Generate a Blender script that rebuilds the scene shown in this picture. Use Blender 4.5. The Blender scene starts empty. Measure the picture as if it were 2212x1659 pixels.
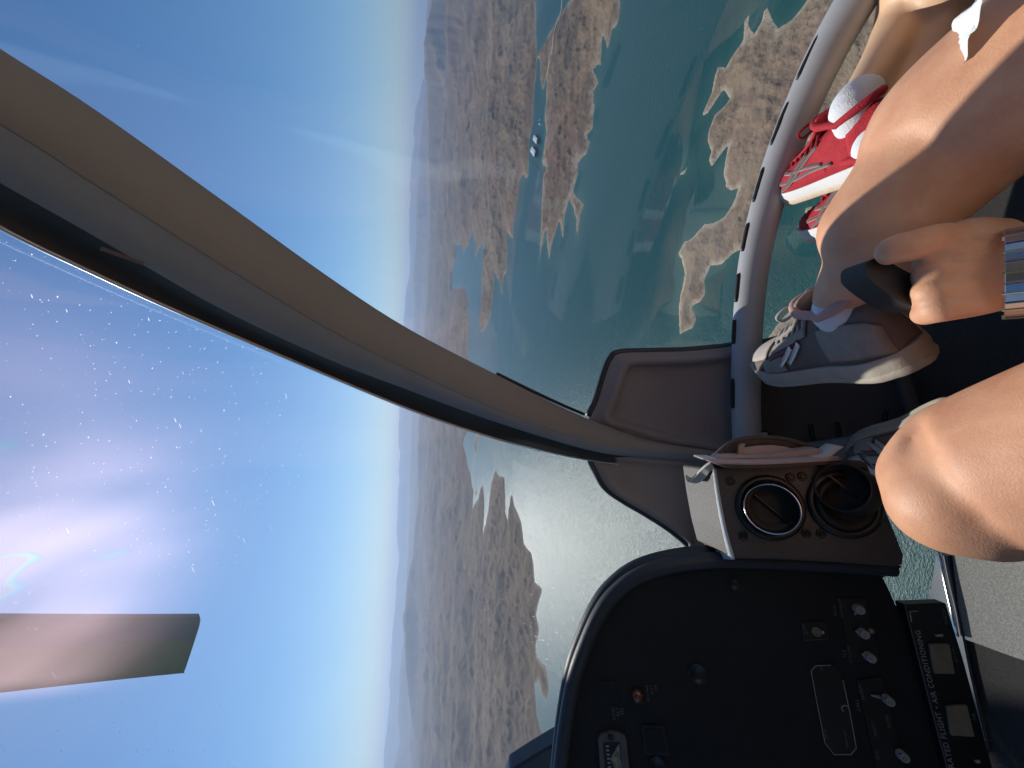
import bpy, bmesh, math, random
import numpy as np
from mathutils import Vector, Matrix
R = math.radians
random.seed(7); rng = np.random.default_rng(7)
S = bpy.context.scene
COL = S.collection

# ------------------------------------------------------------------ camera
F_PX, CU, CV = 831.0, 1106.0, 829.5
PITCH, ROLL = R(14.8), R(2.58)
Fw = Vector((0, math.cos(PITCH), -math.sin(PITCH)))
U0 = Vector((0, math.sin(PITCH), math.cos(PITCH)))
R0 = Vector((1, 0, 0))
CX = R0 * math.sin(ROLL) - U0 * math.cos(ROLL)
CY = R0 * math.cos(ROLL) + U0 * math.sin(ROLL)
CZ = -Fw
cam_d = bpy.data.cameras.new('camera'); cam = bpy.data.objects.new('camera', cam_d); COL.objects.link(cam)
cam.matrix_world = Matrix((CX, CY, CZ)).transposed().to_4x4()
cam_d.sensor_width = 36; cam_d.lens = F_PX / 2212 * 36
cam_d.clip_start = 0.02; cam_d.clip_end = 300000
S.camera = cam

# ------------------------------------------------------------------ sky, sun, exposure
SUN_AZ, SUN_EL = R(-24.5), R(36.5)
W = bpy.data.worlds.new('World'); S.world = W; W.use_nodes = True
nt = W.node_tree; nt.nodes.clear()
sky = nt.nodes.new('ShaderNodeTexSky'); sky.sky_type = 'NISHITA'; sky.sun_disc = False
sky.sun_elevation = SUN_EL; sky.sun_rotation = SUN_AZ
sky.altitude = 1500; sky.air_density = 1.25; sky.dust_density = 0.5; sky.ozone_density = 5.0
bg = nt.nodes.new('ShaderNodeBackground'); bg.inputs[1].default_value = 0.10
wo = nt.nodes.new('ShaderNodeOutputWorld')
sat = nt.nodes.new('ShaderNodeHueSaturation'); sat.inputs['Saturation'].default_value = 1.18; nt.links.new(sky.outputs[0], sat.inputs['Color']); nt.links.new(sat.outputs[0], bg.inputs[0]); nt.links.new(bg.outputs[0], wo.inputs[0])
sl = bpy.data.lights.new('sun', 'SUN'); sl.energy = 4.8; sl.angle = R(0.53); sl.color = (1, .95, .87)
so = bpy.data.objects.new('sun', sl); COL.objects.link(so)
SUN = Vector((math.sin(SUN_AZ) * math.cos(SUN_EL), math.cos(SUN_AZ) * math.cos(SUN_EL), math.sin(SUN_EL)))
so.rotation_euler = SUN.to_track_quat('Z', 'Y').to_euler()
so.location = SUN * 50
S.view_settings.view_transform = 'Standard'; S.view_settings.look = 'None'
S.view_settings.exposure = 0.0; S.view_settings.gamma = 1
S.cycles.max_bounces = 8; S.cycles.transparent_max_bounces = 24; S.cycles.volume_bounces = 0
S.cycles.sample_clamp_indirect = 6.0
H = 900.0     # height of the camera above the lake

# ------------------------------------------------------------------ geometry helpers
def ray(u, v):
    return CX * ((u - CU) / F_PX) + CY * (-(v - CV) / F_PX) + Fw
def P(u, v, d): return ray(u, v) * d
EC = Vector((0, -.1, -.3)); ER = Vector((1.30, 1.05, .87))     # the cabin's bubble
def PE(u, v, k=1.0):
    r = ray(u, v); a = b = c = 0
    for i in range(3):
        s = ER[i] * k; a += (r[i] / s) ** 2; b += -2 * r[i] * EC[i] / s ** 2; c += (EC[i] / s) ** 2
    c -= 1
    t = (-b + math.sqrt(max(b * b - 4 * a * c, 0))) / (2 * a)
    return r * t
def warp(r):
    """how much nearer than the bubble the windshield runs, by how steeply one looks down"""
    e = math.degrees(math.atan2(r.z, math.hypot(r.x, r.y))); s = min(max((e + 34) / 22, 0), 1); return 1 - .20 * s * s * (3 - 2 * s)
def PG(u, v, k=1.0):
    r = ray(u, v); return PE(u, v, k) * warp(r)
class Plane:
    def __init__(s, p, n): s.p = Vector(p); s.n = Vector(n).normalized()
    def at(s, u, v, off=0.0):
        r = ray(u, v); q = s.p + s.n * off
        return r * (q.dot(s.n) / r.dot(s.n))
def catmull(pts, n):
    pts = [Vector(p) for p in pts]; out = []
    if len(pts) < 3:
        return [pts[0].lerp(pts[-1], i / n) for i in range(n + 1)]
    ex = [pts[0] * 2 - pts[1]] + pts + [pts[-1] * 2 - pts[-2]]
    for i in range(1, len(ex) - 2):
        a, b, c, d = ex[i - 1], ex[i], ex[i + 1], ex[i + 2]
        for k in range(n):
            t = k / n
            out.append(.5 * ((2 * b) + (c - a) * t + (2 * a - 5 * b + 4 * c - d) * t * t + (3 * b - a - 3 * c + d) * t ** 3))
    out.append(ex[-2]); return out
def catclosed(pts, n):
    pts = [Vector(p) for p in pts]; m = len(pts); out = []
    for i in range(m):
        a, b, c, d = pts[i - 1], pts[i], pts[(i + 1) % m], pts[(i + 2) % m]
        for k in range(n):
            t = k / n
            out.append(.5 * ((2 * b) + (c - a) * t + (2 * a - 5 * b + 4 * c - d) * t * t + (3 * b - a - 3 * c + d) * t ** 3))
    return out
def obj(name, me, mat=None, parent=None, smooth=True):
    if isinstance(me, bmesh.types.BMesh):
        m = bpy.data.meshes.new(name); bmesh.ops.recalc_face_normals(me, faces=me.faces) if smooth != 'keep' else None
        me.to_mesh(m); me.free(); me = m
    if mat is not None and not me.materials: me.materials.append(mat)
    if smooth: me.polygons.foreach_set('use_smooth', [True] * len(me.polygons))
    o = bpy.data.objects.new(name, me); COL.objects.link(o)
    if parent is not None: o.parent = parent
    return o
def thing(name, label, cat, loc=(0, 0, 0), group=None):
    o = bpy.data.objects.new(name, None); COL.objects.link(o); o.location = loc
    o['label'] = label; o['category'] = cat; o.empty_display_size = .05
    if group: o['group'] = group
    return o
def tag(o, label, cat, group=None):
    o['label'] = label; o['category'] = cat
    if group: o['group'] = group
    return o
def struct(o): o['kind'] = 'structure'; return o
def sharp(o, ang=35):
    me = o.data; bm = bmesh.new(); bm.from_mesh(me)
    for e in bm.edges:
        if len(e.link_faces) == 2 and e.calc_face_angle(0) > R(ang): e.smooth = False
    bm.to_mesh(me); bm.free(); return o
def bevel(o, w, seg=2, ang=40):
    m = o.modifiers.new('bevel', 'BEVEL'); m.width = w; m.segments = seg; m.limit_method = 'ANGLE'; m.angle_limit = R(ang)
    return o
def solid(o, t, off=1):
    m = o.modifiers.new('thickness', 'SOLIDIFY'); m.thickness = t; m.offset = off; return o
def tube(bm, pts, r, seg=10, caps=True, flat=1.0, nrm=None):
    pts = [Vector(p) for p in pts]; n = len(pts); rings = []
    rr = r if isinstance(r, (list, tuple)) else [r] * n
    t0 = (pts[1] - pts[0]).normalized()
    a = Vector(nrm) if nrm is not None else t0.orthogonal()
    for i in range(n):
        t = (pts[min(i + 1, n - 1)] - pts[max(i - 1, 0)]).normalized()
        a = (a - t * a.dot(t)).normalized(); b = t.cross(a)
        rings.append([bm.verts.new(pts[i] + (a * math.cos(2 * math.pi * k / seg) * rr[i] * flat + b * math.sin(2 * math.pi * k / seg) * rr[i])) for k in range(seg)])
    for i in range(n - 1):
        for k in range(seg):
            bm.faces.new((rings[i][k], rings[i][(k + 1) % seg], rings[i + 1][(k + 1) % seg], rings[i + 1][k]))
    if caps: bm.faces.new(rings[0][::-1]); bm.faces.new(rings[-1])
    return bm
def capsule(bm, pts, radii, n=6, seg=20):
    """tapered limb through pts with round ends; radii may be (ra, rb) pairs"""
    pr = [(r, r) if not isinstance(r, tuple) else r for r in radii]
    q = [Vector(p) for p in pts]
    P_ = catmull(q, n) if len(q) > 2 else [q[0].lerp(q[1], i / n) for i in range(n + 1)]
    R_ = catmull([Vector((r[0], r[1], 0)) for r in pr], n) if len(q) > 2 else [Vector((pr[0][0], pr[0][1], 0)).lerp(Vector((pr[1][0], pr[1][1], 0)), i / n) for i in range(n + 1)]
    t0 = (P_[0] - P_[1]).normalized(); t1 = (P_[-1] - P_[-2]).normalized()
    def cap(p, t, r, rev):
        out = []
        for s in (.25, .5, .72, .9, .985):
            out.append((p + t * r[0] * s, Vector((r[0], r[1], 0)) * math.sqrt(1 - s * s)))
        return out[::-1] if rev else out
    full = cap(P_[0], t0, R_[0], True) + list(zip(P_, R_)) + cap(P_[-1], t1, R_[-1], False)
    rings = []; a = (P_[1] - P_[0]).orthogonal().normalized()
    up = Vector((0, 0, 1)); m = len(full)
    for i, (p, r) in enumerate(full):
        t = (full[min(i + 1, m - 1)][0] - full[max(i - 1, 0)][0]).normalized()
        a = (a - t * a.dot(t)).normalized(); b = t.cross(a)
        rings.append([bm.verts.new(p + a * math.cos(2 * math.pi * k / seg) * max(r[0], .0004) + b * math.sin(2 * math.pi * k / seg) * max(r[1], .0004)) for k in range(seg)])
    for i in range(m - 1):
        for k in range(seg):
            bm.faces.new((rings[i][k], rings[i][(k + 1) % seg], rings[i + 1][(k + 1) % seg], rings[i + 1][k]))
    bm.faces.new(rings[0][::-1]); bm.faces.new(rings[-1]); return bm
def box(bm, c, ax, ay, az):
    c, ax, ay, az = map(Vector, (c, ax, ay, az)); vs = []
    for i in (-1, 1):
        for j in (-1, 1):
            for k in (-1, 1): vs.append(bm.verts.new(c + ax * i + ay * j + az * k))
    for f in ((0, 1, 3, 2), (4, 6, 7, 5), (0, 4, 5, 1), (2, 3, 7, 6), (0, 2, 6, 4), (1, 5, 7, 3)): bm.faces.new([vs[i] for i in f])
    return bm
def prism(bm, pts, off):
    """a closed outline of 3D points pushed back by off"""
    off = Vector(off); a = [bm.verts.new(p) for p in pts]; b = [bm.verts.new(Vector(p) + off) for p in pts]; n = len(pts)
    fa = bm.faces.new(a); fb = bm.faces.new(b[::-1])
    for i in range(n): bm.faces.new((a[i], b[i], b[(i + 1) % n], a[(i + 1) % n]))
    bmesh.ops.triangulate(bm, faces=[fa, fb]); return bm
def disc_lathe(bm, c, n, prof, seg=40, x=None):
    """prof: list of (radius, height) turned about axis n through c"""
    c = Vector(c); n = Vector(n).normalized(); a = n.orthogonal().normalized(); b = n.cross(a); rings = []
    for r, h in prof:
        if r <= 1e-6: rings.append([bm.verts.new(c + n * h)])
        else: rings.append([bm.verts.new(c + n * h + (a * math.cos(2 * math.pi * k / seg) + b * math.sin(2 * math.pi * k / seg)) * r) for k in range(seg)])
    for i in range(len(rings) - 1):
        A, B = rings[i], rings[i + 1]
        for k in range(seg):
            k2 = (k + 1) % seg
            if len(A) == 1 and len(B) == 1: continue
            if len(A) == 1: bm.faces.new((A[0], B[k2], B[k]))
            elif len(B) == 1: bm.faces.new((A[k], A[k2], B[0]))
            else: bm.faces.new((A[k], A[k2], B[k2], B[k]))
    return bm

# ------------------------------------------------------------------ materials
def mat(name, col, rough=.6, metal=0, spec=.5, noise=None, bump=None, sss=0, coat=0, emit=None):
    """noise=(scale, colour2, contrast lo, hi)  bump=(scale, strength, distance)"""
    m = bpy.data.materials.new(name); m.use_nodes = True; t = m.node_tree; b = t.nodes['Principled BSDF']
    b.inputs['Base Color'].default_value = (*col, 1); b.inputs['Roughness'].default_value = rough
    b.inputs['Metallic'].default_value = metal; b.inputs['Specular IOR Level'].default_value = spec
    if coat: b.inputs['Coat Weight'].default_value = coat; b.inputs['Coat Roughness'].default_value = .15
    if sss:
        b.inputs['Subsurface Weight'].default_value = sss; b.inputs['Subsurface Radius'].default_value = (.012, .005, .0025); b.inputs['Subsurface Scale'].default_value = 1
    co = t.nodes.new('ShaderNodeTexCoord')
    if noise:
        n = t.nodes.new('ShaderNodeTexNoise'); n.inputs['Scale'].default_value = noise[0]; n.inputs['Detail'].default_value = 6
        n.inputs['Roughness'].default_value = .6
        t.links.new(co.outputs['Object'], n.inputs['Vector'])
        mr = t.nodes.new('ShaderNodeMapRange'); mr.inputs[1].default_value = noise[2]; mr.inputs[2].default_value = noise[3]
        t.links.new(n.outputs['Fac'], mr.inputs[0])
        mx = t.nodes.new('ShaderNodeMix'); mx.data_type = 'RGBA'
        mx.inputs[6].default_value = (*col, 1); mx.inputs[7].default_value = (*noise[1], 1)
        t.links.new(mr.outputs[0], mx.inputs[0]); t.links.new(mx.outputs[2], b.inputs['Base Color'])
    if bump:
        n2 = t.nodes.new('ShaderNodeTexNoise'); n2.inputs['Scale'].default_value = bump[0]; n2.inputs['Detail'].default_value = 4
        t.links.new(co.outputs['Object'], n2.inputs['Vector'])
        bp = t.nodes.new('ShaderNodeBump'); bp.inputs['Strength'].default_value = bump[1]; bp.inputs['Distance'].default_value = bump[2]
        t.links.new(n2.outputs['Fac'], bp.inputs['Height']); t.links.new(bp.outputs[0], b.inputs['Normal'])
    return m
M = {}
M['beige'] = mat('pillar_trim', (.30, .245, .205), .85, noise=(6, (.27, .225, .19), .35, .7), bump=(420, .35, .0012))
M['grey'] = mat('pillar_grey_trim', (.19, .20, .225), .75, noise=(9, (.23, .23, .245), .3, .7), bump=(420, .35, .0012))
M['gasket'] = mat('black_rubber', (.018, .018, .022), .42, noise=(14, (.03, .027, .027), .35, .7), bump=(60, .2, .002))
M['edge'] = mat('aluminium_edge', (.75, .75, .76), .3, metal=1, bump=(90, .15, .001))
M['brown'] = mat('moulded_brown_plastic', (.29, .225, .20), .72, noise=(5, (.24, .19, .175), .3, .7), bump=(600, .3, .0008))
M['tray'] = mat('black_moulded_tray', (.065, .062, .065), .7, noise=(7, (.085, .075, .072), .35, .7), bump=(350, .4, .001))
M['duct'] = mat('grey_duct_plastic', (.42, .41, .41), .42, noise=(12, (.35, .34, .34), .3, .75), bump=(500, .25, .0008))
M['slot'] = mat('black_slot', (.008, .008, .008), .6)
M['console'] = mat('crackle_paint_console', (.075, .063, .058), .55, noise=(5, (.06, .05, .047), .3, .7), bump=(380, .6, .0015))
M['consoletop'] = mat('sunlit_console_top', (.50, .56, .60), .38, noise=(8, (.44, .49, .53), .3, .7), bump=(300, .6, .0015))  # far paler than the console face: sunlight on its top put into the colour
M['panel'] = mat('black_instrument_paint', (.012, .012, .012), .75, spec=.3, noise=(4, (.018, .018, .018), .35, .7), bump=(500, .5, .0008))
M['hood'] = mat('glareshield_vinyl', (.04, .04, .044), .5, noise=(8, (.03, .03, .035), .3, .7), bump=(260, .3, .001))
M['black'] = mat('black_plastic', (.009, .009, .010), .38, bump=(120, .1, .0006))
M['chrome'] = mat('bright_metal', (.75, .76, .78), .2, metal=1, bump=(30, .15, .001))
M['steel'] = mat('brushed_watch_steel', (.55, .56, .58), .22, metal=1, bump=(200, .15, .0004))
M['gold'] = mat('pale_gold_steel', (.85, .76, .50), .25, metal=1)
M['screw'] = mat('dark_screw', (.05, .045, .04), .35, metal=.8, bump=(200, .2, .0005))
M['white_print'] = mat('grey_white_print', (.30, .30, .29), .7)
M['dim_print'] = mat('faded_print', (.13, .13, .12), .7)
M['knob'] = mat('pale_knob', (.30, .29, .28), .5, bump=(300, .2, .0005))
M['cream'] = mat('cream_button', (.24, .205, .14), .6, noise=(90, (.18, .15, .10), .3, .7))
M['amber'] = mat('amber_lens', (.30, .075, .02), .15, spec=.8, noise=(160, (.06, .02, .01), .4, .6))
M['mauve'] = mat('mauve_frame', (.12, .085, .085), .5, noise=(60, (.09, .06, .06), .3, .7))
M['scale'] = mat('olive_scale', (.28, .27, .18), .5, noise=(120, (.12, .12, .09), .45, .6))
M['carpet'] = mat('dark_carpet', (.03, .028, .028), .97, noise=(260, (.05, .047, .045), .3, .7), bump=(700, .5, .0015))
M['carpet_lit'] = mat('sunlit_carpet', (.20, .20, .19), .97, noise=(300, (.34, .34, .32), .3, .7), bump=(500, .5, .0015))  # lit copy of the dark carpet, for the sun patch
M['sill'] = mat('grey_painted_sill', (.2, .22, .26), .45, noise=(30, (.15, .17, .2), .3, .7), bump=(120, .2, .001))
M['liner'] = mat('cabin_liner', (.50, .47, .43), .85, bump=(200, .3, .001))
M['seat'] = mat('dark_seat_leather', (.022, .02, .019), .6, noise=(12, (.03, .028, .026), .3, .7), bump=(120, .4, .001))
M['canvas'] = mat('grey_canvas', (.105, .085, .075), .9, noise=(40, (.08, .065, .06), .3, .7), bump=(500, .6, .0012))
M['paper'] = mat('pinkish_paper', (.50, .40, .39), .85, noise=(20, (.42, .33, .32), .3, .7), bump=(80, .2, .001))
M['paperw'] = mat('cream_paper', (.72, .68, .58), .85, noise=(30, (.6, .55, .46), .3, .7), bump=(90, .3, .001))
M['tan'] = mat('tan_tab', (.40, .29, .2), .8)
M['skinA'] = mat('tanned_skin', (.76, .40, .235), .54, noise=(24, (.62, .27, .15), .35, .75), bump=(480, .30, .0011), sss=.08)
M['skinB'] = mat('light_skin', (.76, .50, .315), .5, noise=(18, (.70, .44, .27), .3, .75), bump=(420, .2, .0008), sss=.12)
M['nail'] = mat('nail', (.72, .46, .38), .3, sss=.1)
M['white_cloth'] = mat('white_cotton', (.80, .80, .78), .9, noise=(25, (.72, .72, .70), .3, .7), bump=(300, .4, .0015))
M['sock'] = mat('white_knit_sock', (.76, .76, .78), .95, bump=(500, .8, .0015))
M['red'] = mat('red_knit_mesh', (.52, .022, .035), .8, noise=(60, (.40, .012, .022), .3, .7), bump=(520, .9, .002))
M['redd'] = mat('dark_red_lace', (.25, .012, .02), .85, bump=(400, .5, .001))
M['cream_sole'] = mat('cream_rubber', (.70, .55, .40), .7, noise=(60, (.62, .47, .33), .3, .7), bump=(200, .4, .001))
M['white_sole'] = mat('white_foam', (.74, .72, .70), .7, bump=(250, .4, .001))
M['shoegrey'] = mat('grey_mesh_upper', (.36, .305, .255), .85, noise=(80, (.29, .245, .205), .3, .7), bump=(500, .9, .0015))
M['suede'] = mat('taupe_suede', (.20, .15, .115), .9, noise=(70, (.16, .13, .115), .3, .7), bump=(500, .6, .0012))
M['toe'] = mat('pale_mesh_toe', (.54, .465, .40), .85, bump=(550, .9, .0015))
M['pink'] = mat('pink_lining', (.55, .32, .27), .9, bump=(400, .5, .001))
M['foam'] = mat('off_white_midsole', (.48, .425, .345), .75, noise=(40, (.40, .355, .29), .3, .7), bump=(260, .4, .001))
M['lace'] = mat('grey_lace', (.42, .40, .37), .9, bump=(600, .6, .001))
M['reflect'] = mat('silver_reflective', (.8, .74, .66), .3, metal=.5)
M['logo'] = mat('grey_logo', (.16, .10, .09), .6)
M['blade'] = mat('weathered_blade_paint', (.72, .54, .36), .5, noise=(3, (.60, .45, .30), .3, .7), bump=(50, .2, .002))
M['blade_edge'] = mat('blade_leading_strip', (.25, .30, .38), .4, metal=0, bump=(40, .2, .002))
M['barge_roof'] = mat('pale_metal_roof', (.62, .64, .64), .5, noise=(.05, (.5, .52, .52), .35, .65))
M['barge_side'] = mat('dark_dock_side', (.05, .055, .07), .7)
M['boat'] = mat('white_gelcoat', (.8, .8, .78), .3)
M['road'] = mat('pale_dirt_road', (.48, .42, .33), .95, noise=(.02, (.4, .34, .27), .3, .7))

# glass: clear acrylic with a faint reflection, fine scratches and a haze painted with rainbow glare
def glass_mat(worn_glare=True):
    m = bpy.data.materials.new('acrylic_windshield'); m.use_nodes = True; t = m.node_tree; t.nodes.clear(); L = t.links.new
    out = t.nodes.new('ShaderNodeOutputMaterial'); tr = t.nodes.new('ShaderNodeBsdfTransparent'); tr.inputs[0].default_value = (.96, .98, .975, 1)
    gl = t.nodes.new('ShaderNodeBsdfGlossy'); gl.inputs['Roughness'].default_value = .03
    lw = t.nodes.new('ShaderNodeLayerWeight'); lw.inputs[0].default_value = .5
    pw = t.nodes.new('ShaderNodeMath'); pw.operation = 'POWER'; pw.inputs[1].default_value = 5; L(lw.outputs['Facing'], pw.inputs[0])
    fr = t.nodes.new('ShaderNodeMath'); fr.operation = 'MULTIPLY_ADD'; fr.inputs[1].default_value = .9; fr.inputs[2].default_value = .045; L(pw.outputs[0], fr.inputs[0])
    mx = t.nodes.new('ShaderNodeMixShader'); L(fr.outputs[0], mx.inputs[0]); L(tr.outputs[0], mx.inputs[1]); L(gl.outputs[0], mx.inputs[2])
    co = t.nodes.new('ShaderNodeTexCoord')
    # scratches: sparse, stretched cells
    tot = None
    for ang, sc in ((15, 110), (-35, 150), (50, 85), (-70, 120), (30, 190)):
        mq = t.nodes.new('ShaderNodeMapping'); mq.inputs['Rotation'].default_value = (R(ang * .4), R(ang), 0); L(co.outputs['Object'], mq.inputs['Vector'])
        mp = t.nodes.new('ShaderNodeMapping'); mp.inputs['Scale'].default_value = (sc * 1.5, sc * 1.5, sc * .13)
        L(mq.outputs[0], mp.inputs['Vector'])
        vo = t.nodes.new('ShaderNodeTexVoronoi'); vo.inputs['Scale'].default_value = 1; L(mp.outputs[0], vo.inputs['Vector'])
        th = t.nodes.new('ShaderNodeMath'); th.operation = 'LESS_THAN'; th.inputs[1].default_value = .07; L(vo.outputs['Distance'], th.inputs[0])
        sc_ = t.nodes.new('ShaderNodeSeparateColor'); L(vo.outputs['Color'], sc_.inputs[0])
        g = t.nodes.new('ShaderNodeMath'); g.operation = 'GREATER_THAN'; g.inputs[1].default_value = .45; L(sc_.outputs[0], g.inputs[0])
        p = t.nodes.new('ShaderNodeMath'); p.operation = 'MULTIPLY'; L(th.outputs[0], p.inputs[0]); L(g.outputs[0], p.inputs[1])
        if tot is None: tot = p
        else:
            a = t.nodes.new('ShaderNodeMath'); a.operation = 'MAXIMUM'; L(tot.outputs[0], a.inputs[0]); L(p.outputs[0], a.inputs[1]); tot = a
    # wear is patchy
    n0 = t.nodes.new('ShaderNodeTexNoise'); n0.inputs['Scale'].default_value = 3.0; L(co.outputs['Object'], n0.inputs['Vector'])
    mr = t.nodes.new('ShaderNodeMapRange'); mr.inputs[1].default_value = .50; mr.inputs[2].default_value = .62; L(n0.outputs['Fac'], mr.inputs[0])
    w = t.nodes.new('ShaderNodeMath'); w.operation = 'MULTIPLY'; L(tot.outputs[0], w.inputs[0]); L(mr.outputs[0], w.inputs[1])
    sf = t.nodes.new('ShaderNodeMath'); sf.operation = 'MULTIPLY'; sf.inputs[1].default_value = .6 if worn_glare else .08; L(w.outputs[0], sf.inputs[0])
    rf = t.nodes.new('ShaderNodeBsdfTranslucent'); rf.inputs[0].default_value = (1, 1, 1, 1)
    # surface haze scattering light forward; its random hues paint in the rainbow glare
    rh = t.nodes.new('ShaderNodeBsdfRefraction'); rh.inputs['IOR'].default_value = 1.30; rh.inputs['Roughness'].default_value = 1.0
    mp = t.nodes.new('ShaderNodeMapping'); mp.inputs['Scale'].default_value = (20, 7, 9); mp.inputs['Rotation'].default_value = (0, R(25), R(30)); L(co.outputs['Object'], mp.inputs['Vector'])
    n1 = t.nodes.new('ShaderNodeTexNoise'); n1.inputs['Scale'].default_value = 1.0; n1.inputs['Detail'].default_value = 2; n1.inputs['Distortion'].default_value = .8; L(mp.outputs[0], n1.inputs['Vector'])
    hs = t.nodes.new('ShaderNodeMapRange'); hs.inputs[1].default_value = .3; hs.inputs[2].default_value = .7; hs.inputs[4].default_value = 9.0; L(n1.outputs['Fac'], hs.inputs[0])
    hc = t.nodes.new('ShaderNodeCombineColor'); hc.mode = 'HSV'; hc.inputs[1].default_value = .27; hc.inputs[2].default_value = 1; L(hs.outputs[0], hc.inputs[0]); L(hc.outputs[0], rh.inputs[0])
    n2 = t.nodes.new('ShaderNodeTexNoise'); n2.inputs['Scale'].default_value = 5; n2.inputs['Detail'].default_value = 3; L(mp.outputs[0], n2.inputs['Vector']); n2.inputs['Scale'].default_value = .35
    hf = t.nodes.new('ShaderNodeMapRange'); hf.inputs[1].default_value = .35; hf.inputs[2].default_value = .75; hf.inputs[3].default_value = .012 if worn_glare else .004; hf.inputs[4].default_value = .07 if worn_glare else .01; L(n2.outputs['Fac'], hf.inputs[0])
    m1 = t.nodes.new('ShaderNodeMixShader'); L(hf.outputs[0], m1.inputs[0]); L(mx.outputs[0], m1.inputs[1]); L(rh.outputs[0], m1.inputs[2])
    m2 = t.nodes.new('ShaderNodeMixShader'); L(sf.outputs[0], m2.inputs[0]); L(m1.outputs[0], m2.inputs[1]); L(rf.outputs[0], m2.inputs[2])
    L(m2.outputs[0], out.inputs['Surface']); return m
M['glass'] = glass_mat(); M['glassc'] = glass_mat(False)

# ------------------------------------------------------------------ terrain
def hash2(ix, iy, seed):
    h = (ix.astype(np.int64) * 374761393 + iy.astype(np.int64) * 668265263 + seed * 1442695) & 0xFFFFFFFF
    h = ((h ^ (h >> 13)) * 1274126177) & 0xFFFFFFFF
    return ((h ^ (h >> 16)) & 0xFFFF) / 65535.0
def vnoise(x, y, seed=0):
    ix = np.floor(x); iy = np.floor(y); fx = x - ix; fy = y - iy
    fx = fx * fx * fx * (fx * (fx * 6 - 15) + 10); fy = fy * fy * fy * (fy * (fy * 6 - 15) + 10)
    a = hash2(ix, iy, seed); b = hash2(ix + 1, iy, seed); c = hash2(ix, iy + 1, seed); d = hash2(ix + 1, iy + 1, seed)
    return (a + (b - a) * fx) * (1 - fy) + (c + (d - c) * fx) * fy
def fbm(x, y, oct=5, seed=0, g=.5):
    s = 0; a = 1; t = 0
    for i in range(oct):
        s = s + a * vnoise(x + i * 17.3, y - i * 9.1, seed + i); t += a; a *= g
        x, y = (x * .8 - y * .6) * 2.03, (x * .6 + y * .8) * 2.03
    return s / t
def ridged(x, y, oct=5, seed=0, g=.5):
    s = 0; a = 1; t = 0; w = 1
    for i in range(oct):
        n = 1 - np.abs(2 * vnoise(x + i * 7.7, y + i * 3.3, seed + i) - 1); n = n * n
        s = s + a * n * w; w = np.clip(n * 1.6, .15, 1); t += a; a *= g
        x, y = (x * .8 - y * .6) * 2.07, (x * .6 + y * .8) * 2.07
    return s / t
def on_water(u, v):
    r = ray(u, v)
    if r.z > -.0145 * math.hypot(r.x, r.y): 
        h = math.hypot(r.x, r.y); return (r.x / h * 62000, r.y / h * 62000)
    t = -H / r.z; return (r.x * t, r.y * t)
def z1(p): return [(822.9 + x * .3306, y * .3306) for x, y in p]
def z2(p): return [(822.9 + x * .3306, 493.7 + y * .3306) for x, y in p]
def z3(p): return [(768 + x * .4378, 932.6 + y * .4378) for x, y in p]
def z4(p): return [(1426.4 + x * .3551, y * .3551) for x, y in p]
def z5(p): return [(1591 + x * .2976, 493.7 + y * .2976) for x, y in p]
near_isle = [(1742, -260)] + z4([(885, 0), (840, 60), (800, 110), (720, 165), (690, 130), (670, 80), (655, 30), (625, 70), (612, 130), (575, 190), (553, 180), (547, 130), (540, 75), (505, 140), (490, 250), (430, 340), (400, 400), (350, 400), (330, 460), (310, 560), (280, 630), (250, 712), (290, 690), (340, 610), (385, 550), (425, 600), (395, 640), (330, 700), (295, 800), (290, 860), (312, 920), (300, 970), (320, 1000), (350, 955), (400, 893), (412, 890), (400, 980), (385, 1060), (395, 1140), (430, 1165), (470, 1150), (455, 1200), (435, 1250), (390, 1320), (330, 1350), (270, 1360), (210, 1420), (150, 1460)]) + \
    [(1481, 515), (1466, 547), (1479, 593), (1468, 639), (1466, 666), (1467, 725), (1497, 709), (1504, 689), (1497, 662), (1514, 652), (1524, 636), (1522, 606), (1536, 576), (1560, 572), (1583, 549), (1600, 540), (1630, 505), (1648, 465), (1668, 440), (1705, 400), (1740, 330), (1745, 305), (1775, 305), (1795, 300), (1792, 250), (1812, 215), (1850, 205), (1862, 190), (1900, 190), (2400, 150), (2400, -260)]
spit_a = z4([(935, 1245), (880, 1265), (870, 1330), (810, 1425), (850, 1380), (905, 1310)])
spit_b = z5([(640, 345), (700, 370), (740, 460), (700, 420)])
spit_tiny = z4([(170, 985), (155, 1030), (122, 1060), (148, 1052)])
foot_isle = z5([(225, 790), (300, 690), (400, 580), (550, 540), (650, 510), (790, 530)]) + [(1870, 640), (1960, 690), (1990, 800), (1820, 860), (1700, 800)]
penin = [(1352, -220), (1345, -60)] + z1([(1560, 0), (1572, 60), (1548, 185), (1515, 190), (1480, 345), (1452, 250), (1442, 430), (1385, 450), (1400, 500), (1415, 540), (1378, 600), (1390, 700), (1382, 830), (1330, 885), (1365, 940), (1340, 1010), (1280, 1060), (1287, 1140), (1250, 1250), (1325, 1340), (1300, 1400), (1285, 1540), (1265, 1400), (1235, 1290), (1205, 1380), (1190, 1540), (1165, 1440), (1135, 1540)]) + \
    z2([(1128, 60), (1100, 210), (1085, 120), (1080, 10), (1062, 60), (1030, 262), (1040, 100)]) + z1([(1045, 1560), (1050, 1300), (1060, 1150), (1085, 1100), (1050, 1060), (1080, 860), (1070, 780), (1080, 650), (1086, 500), (1100, 380), (1120, 330), (1060, 590), (1045, 500), (1050, 440), (1022, 370)])
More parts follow.
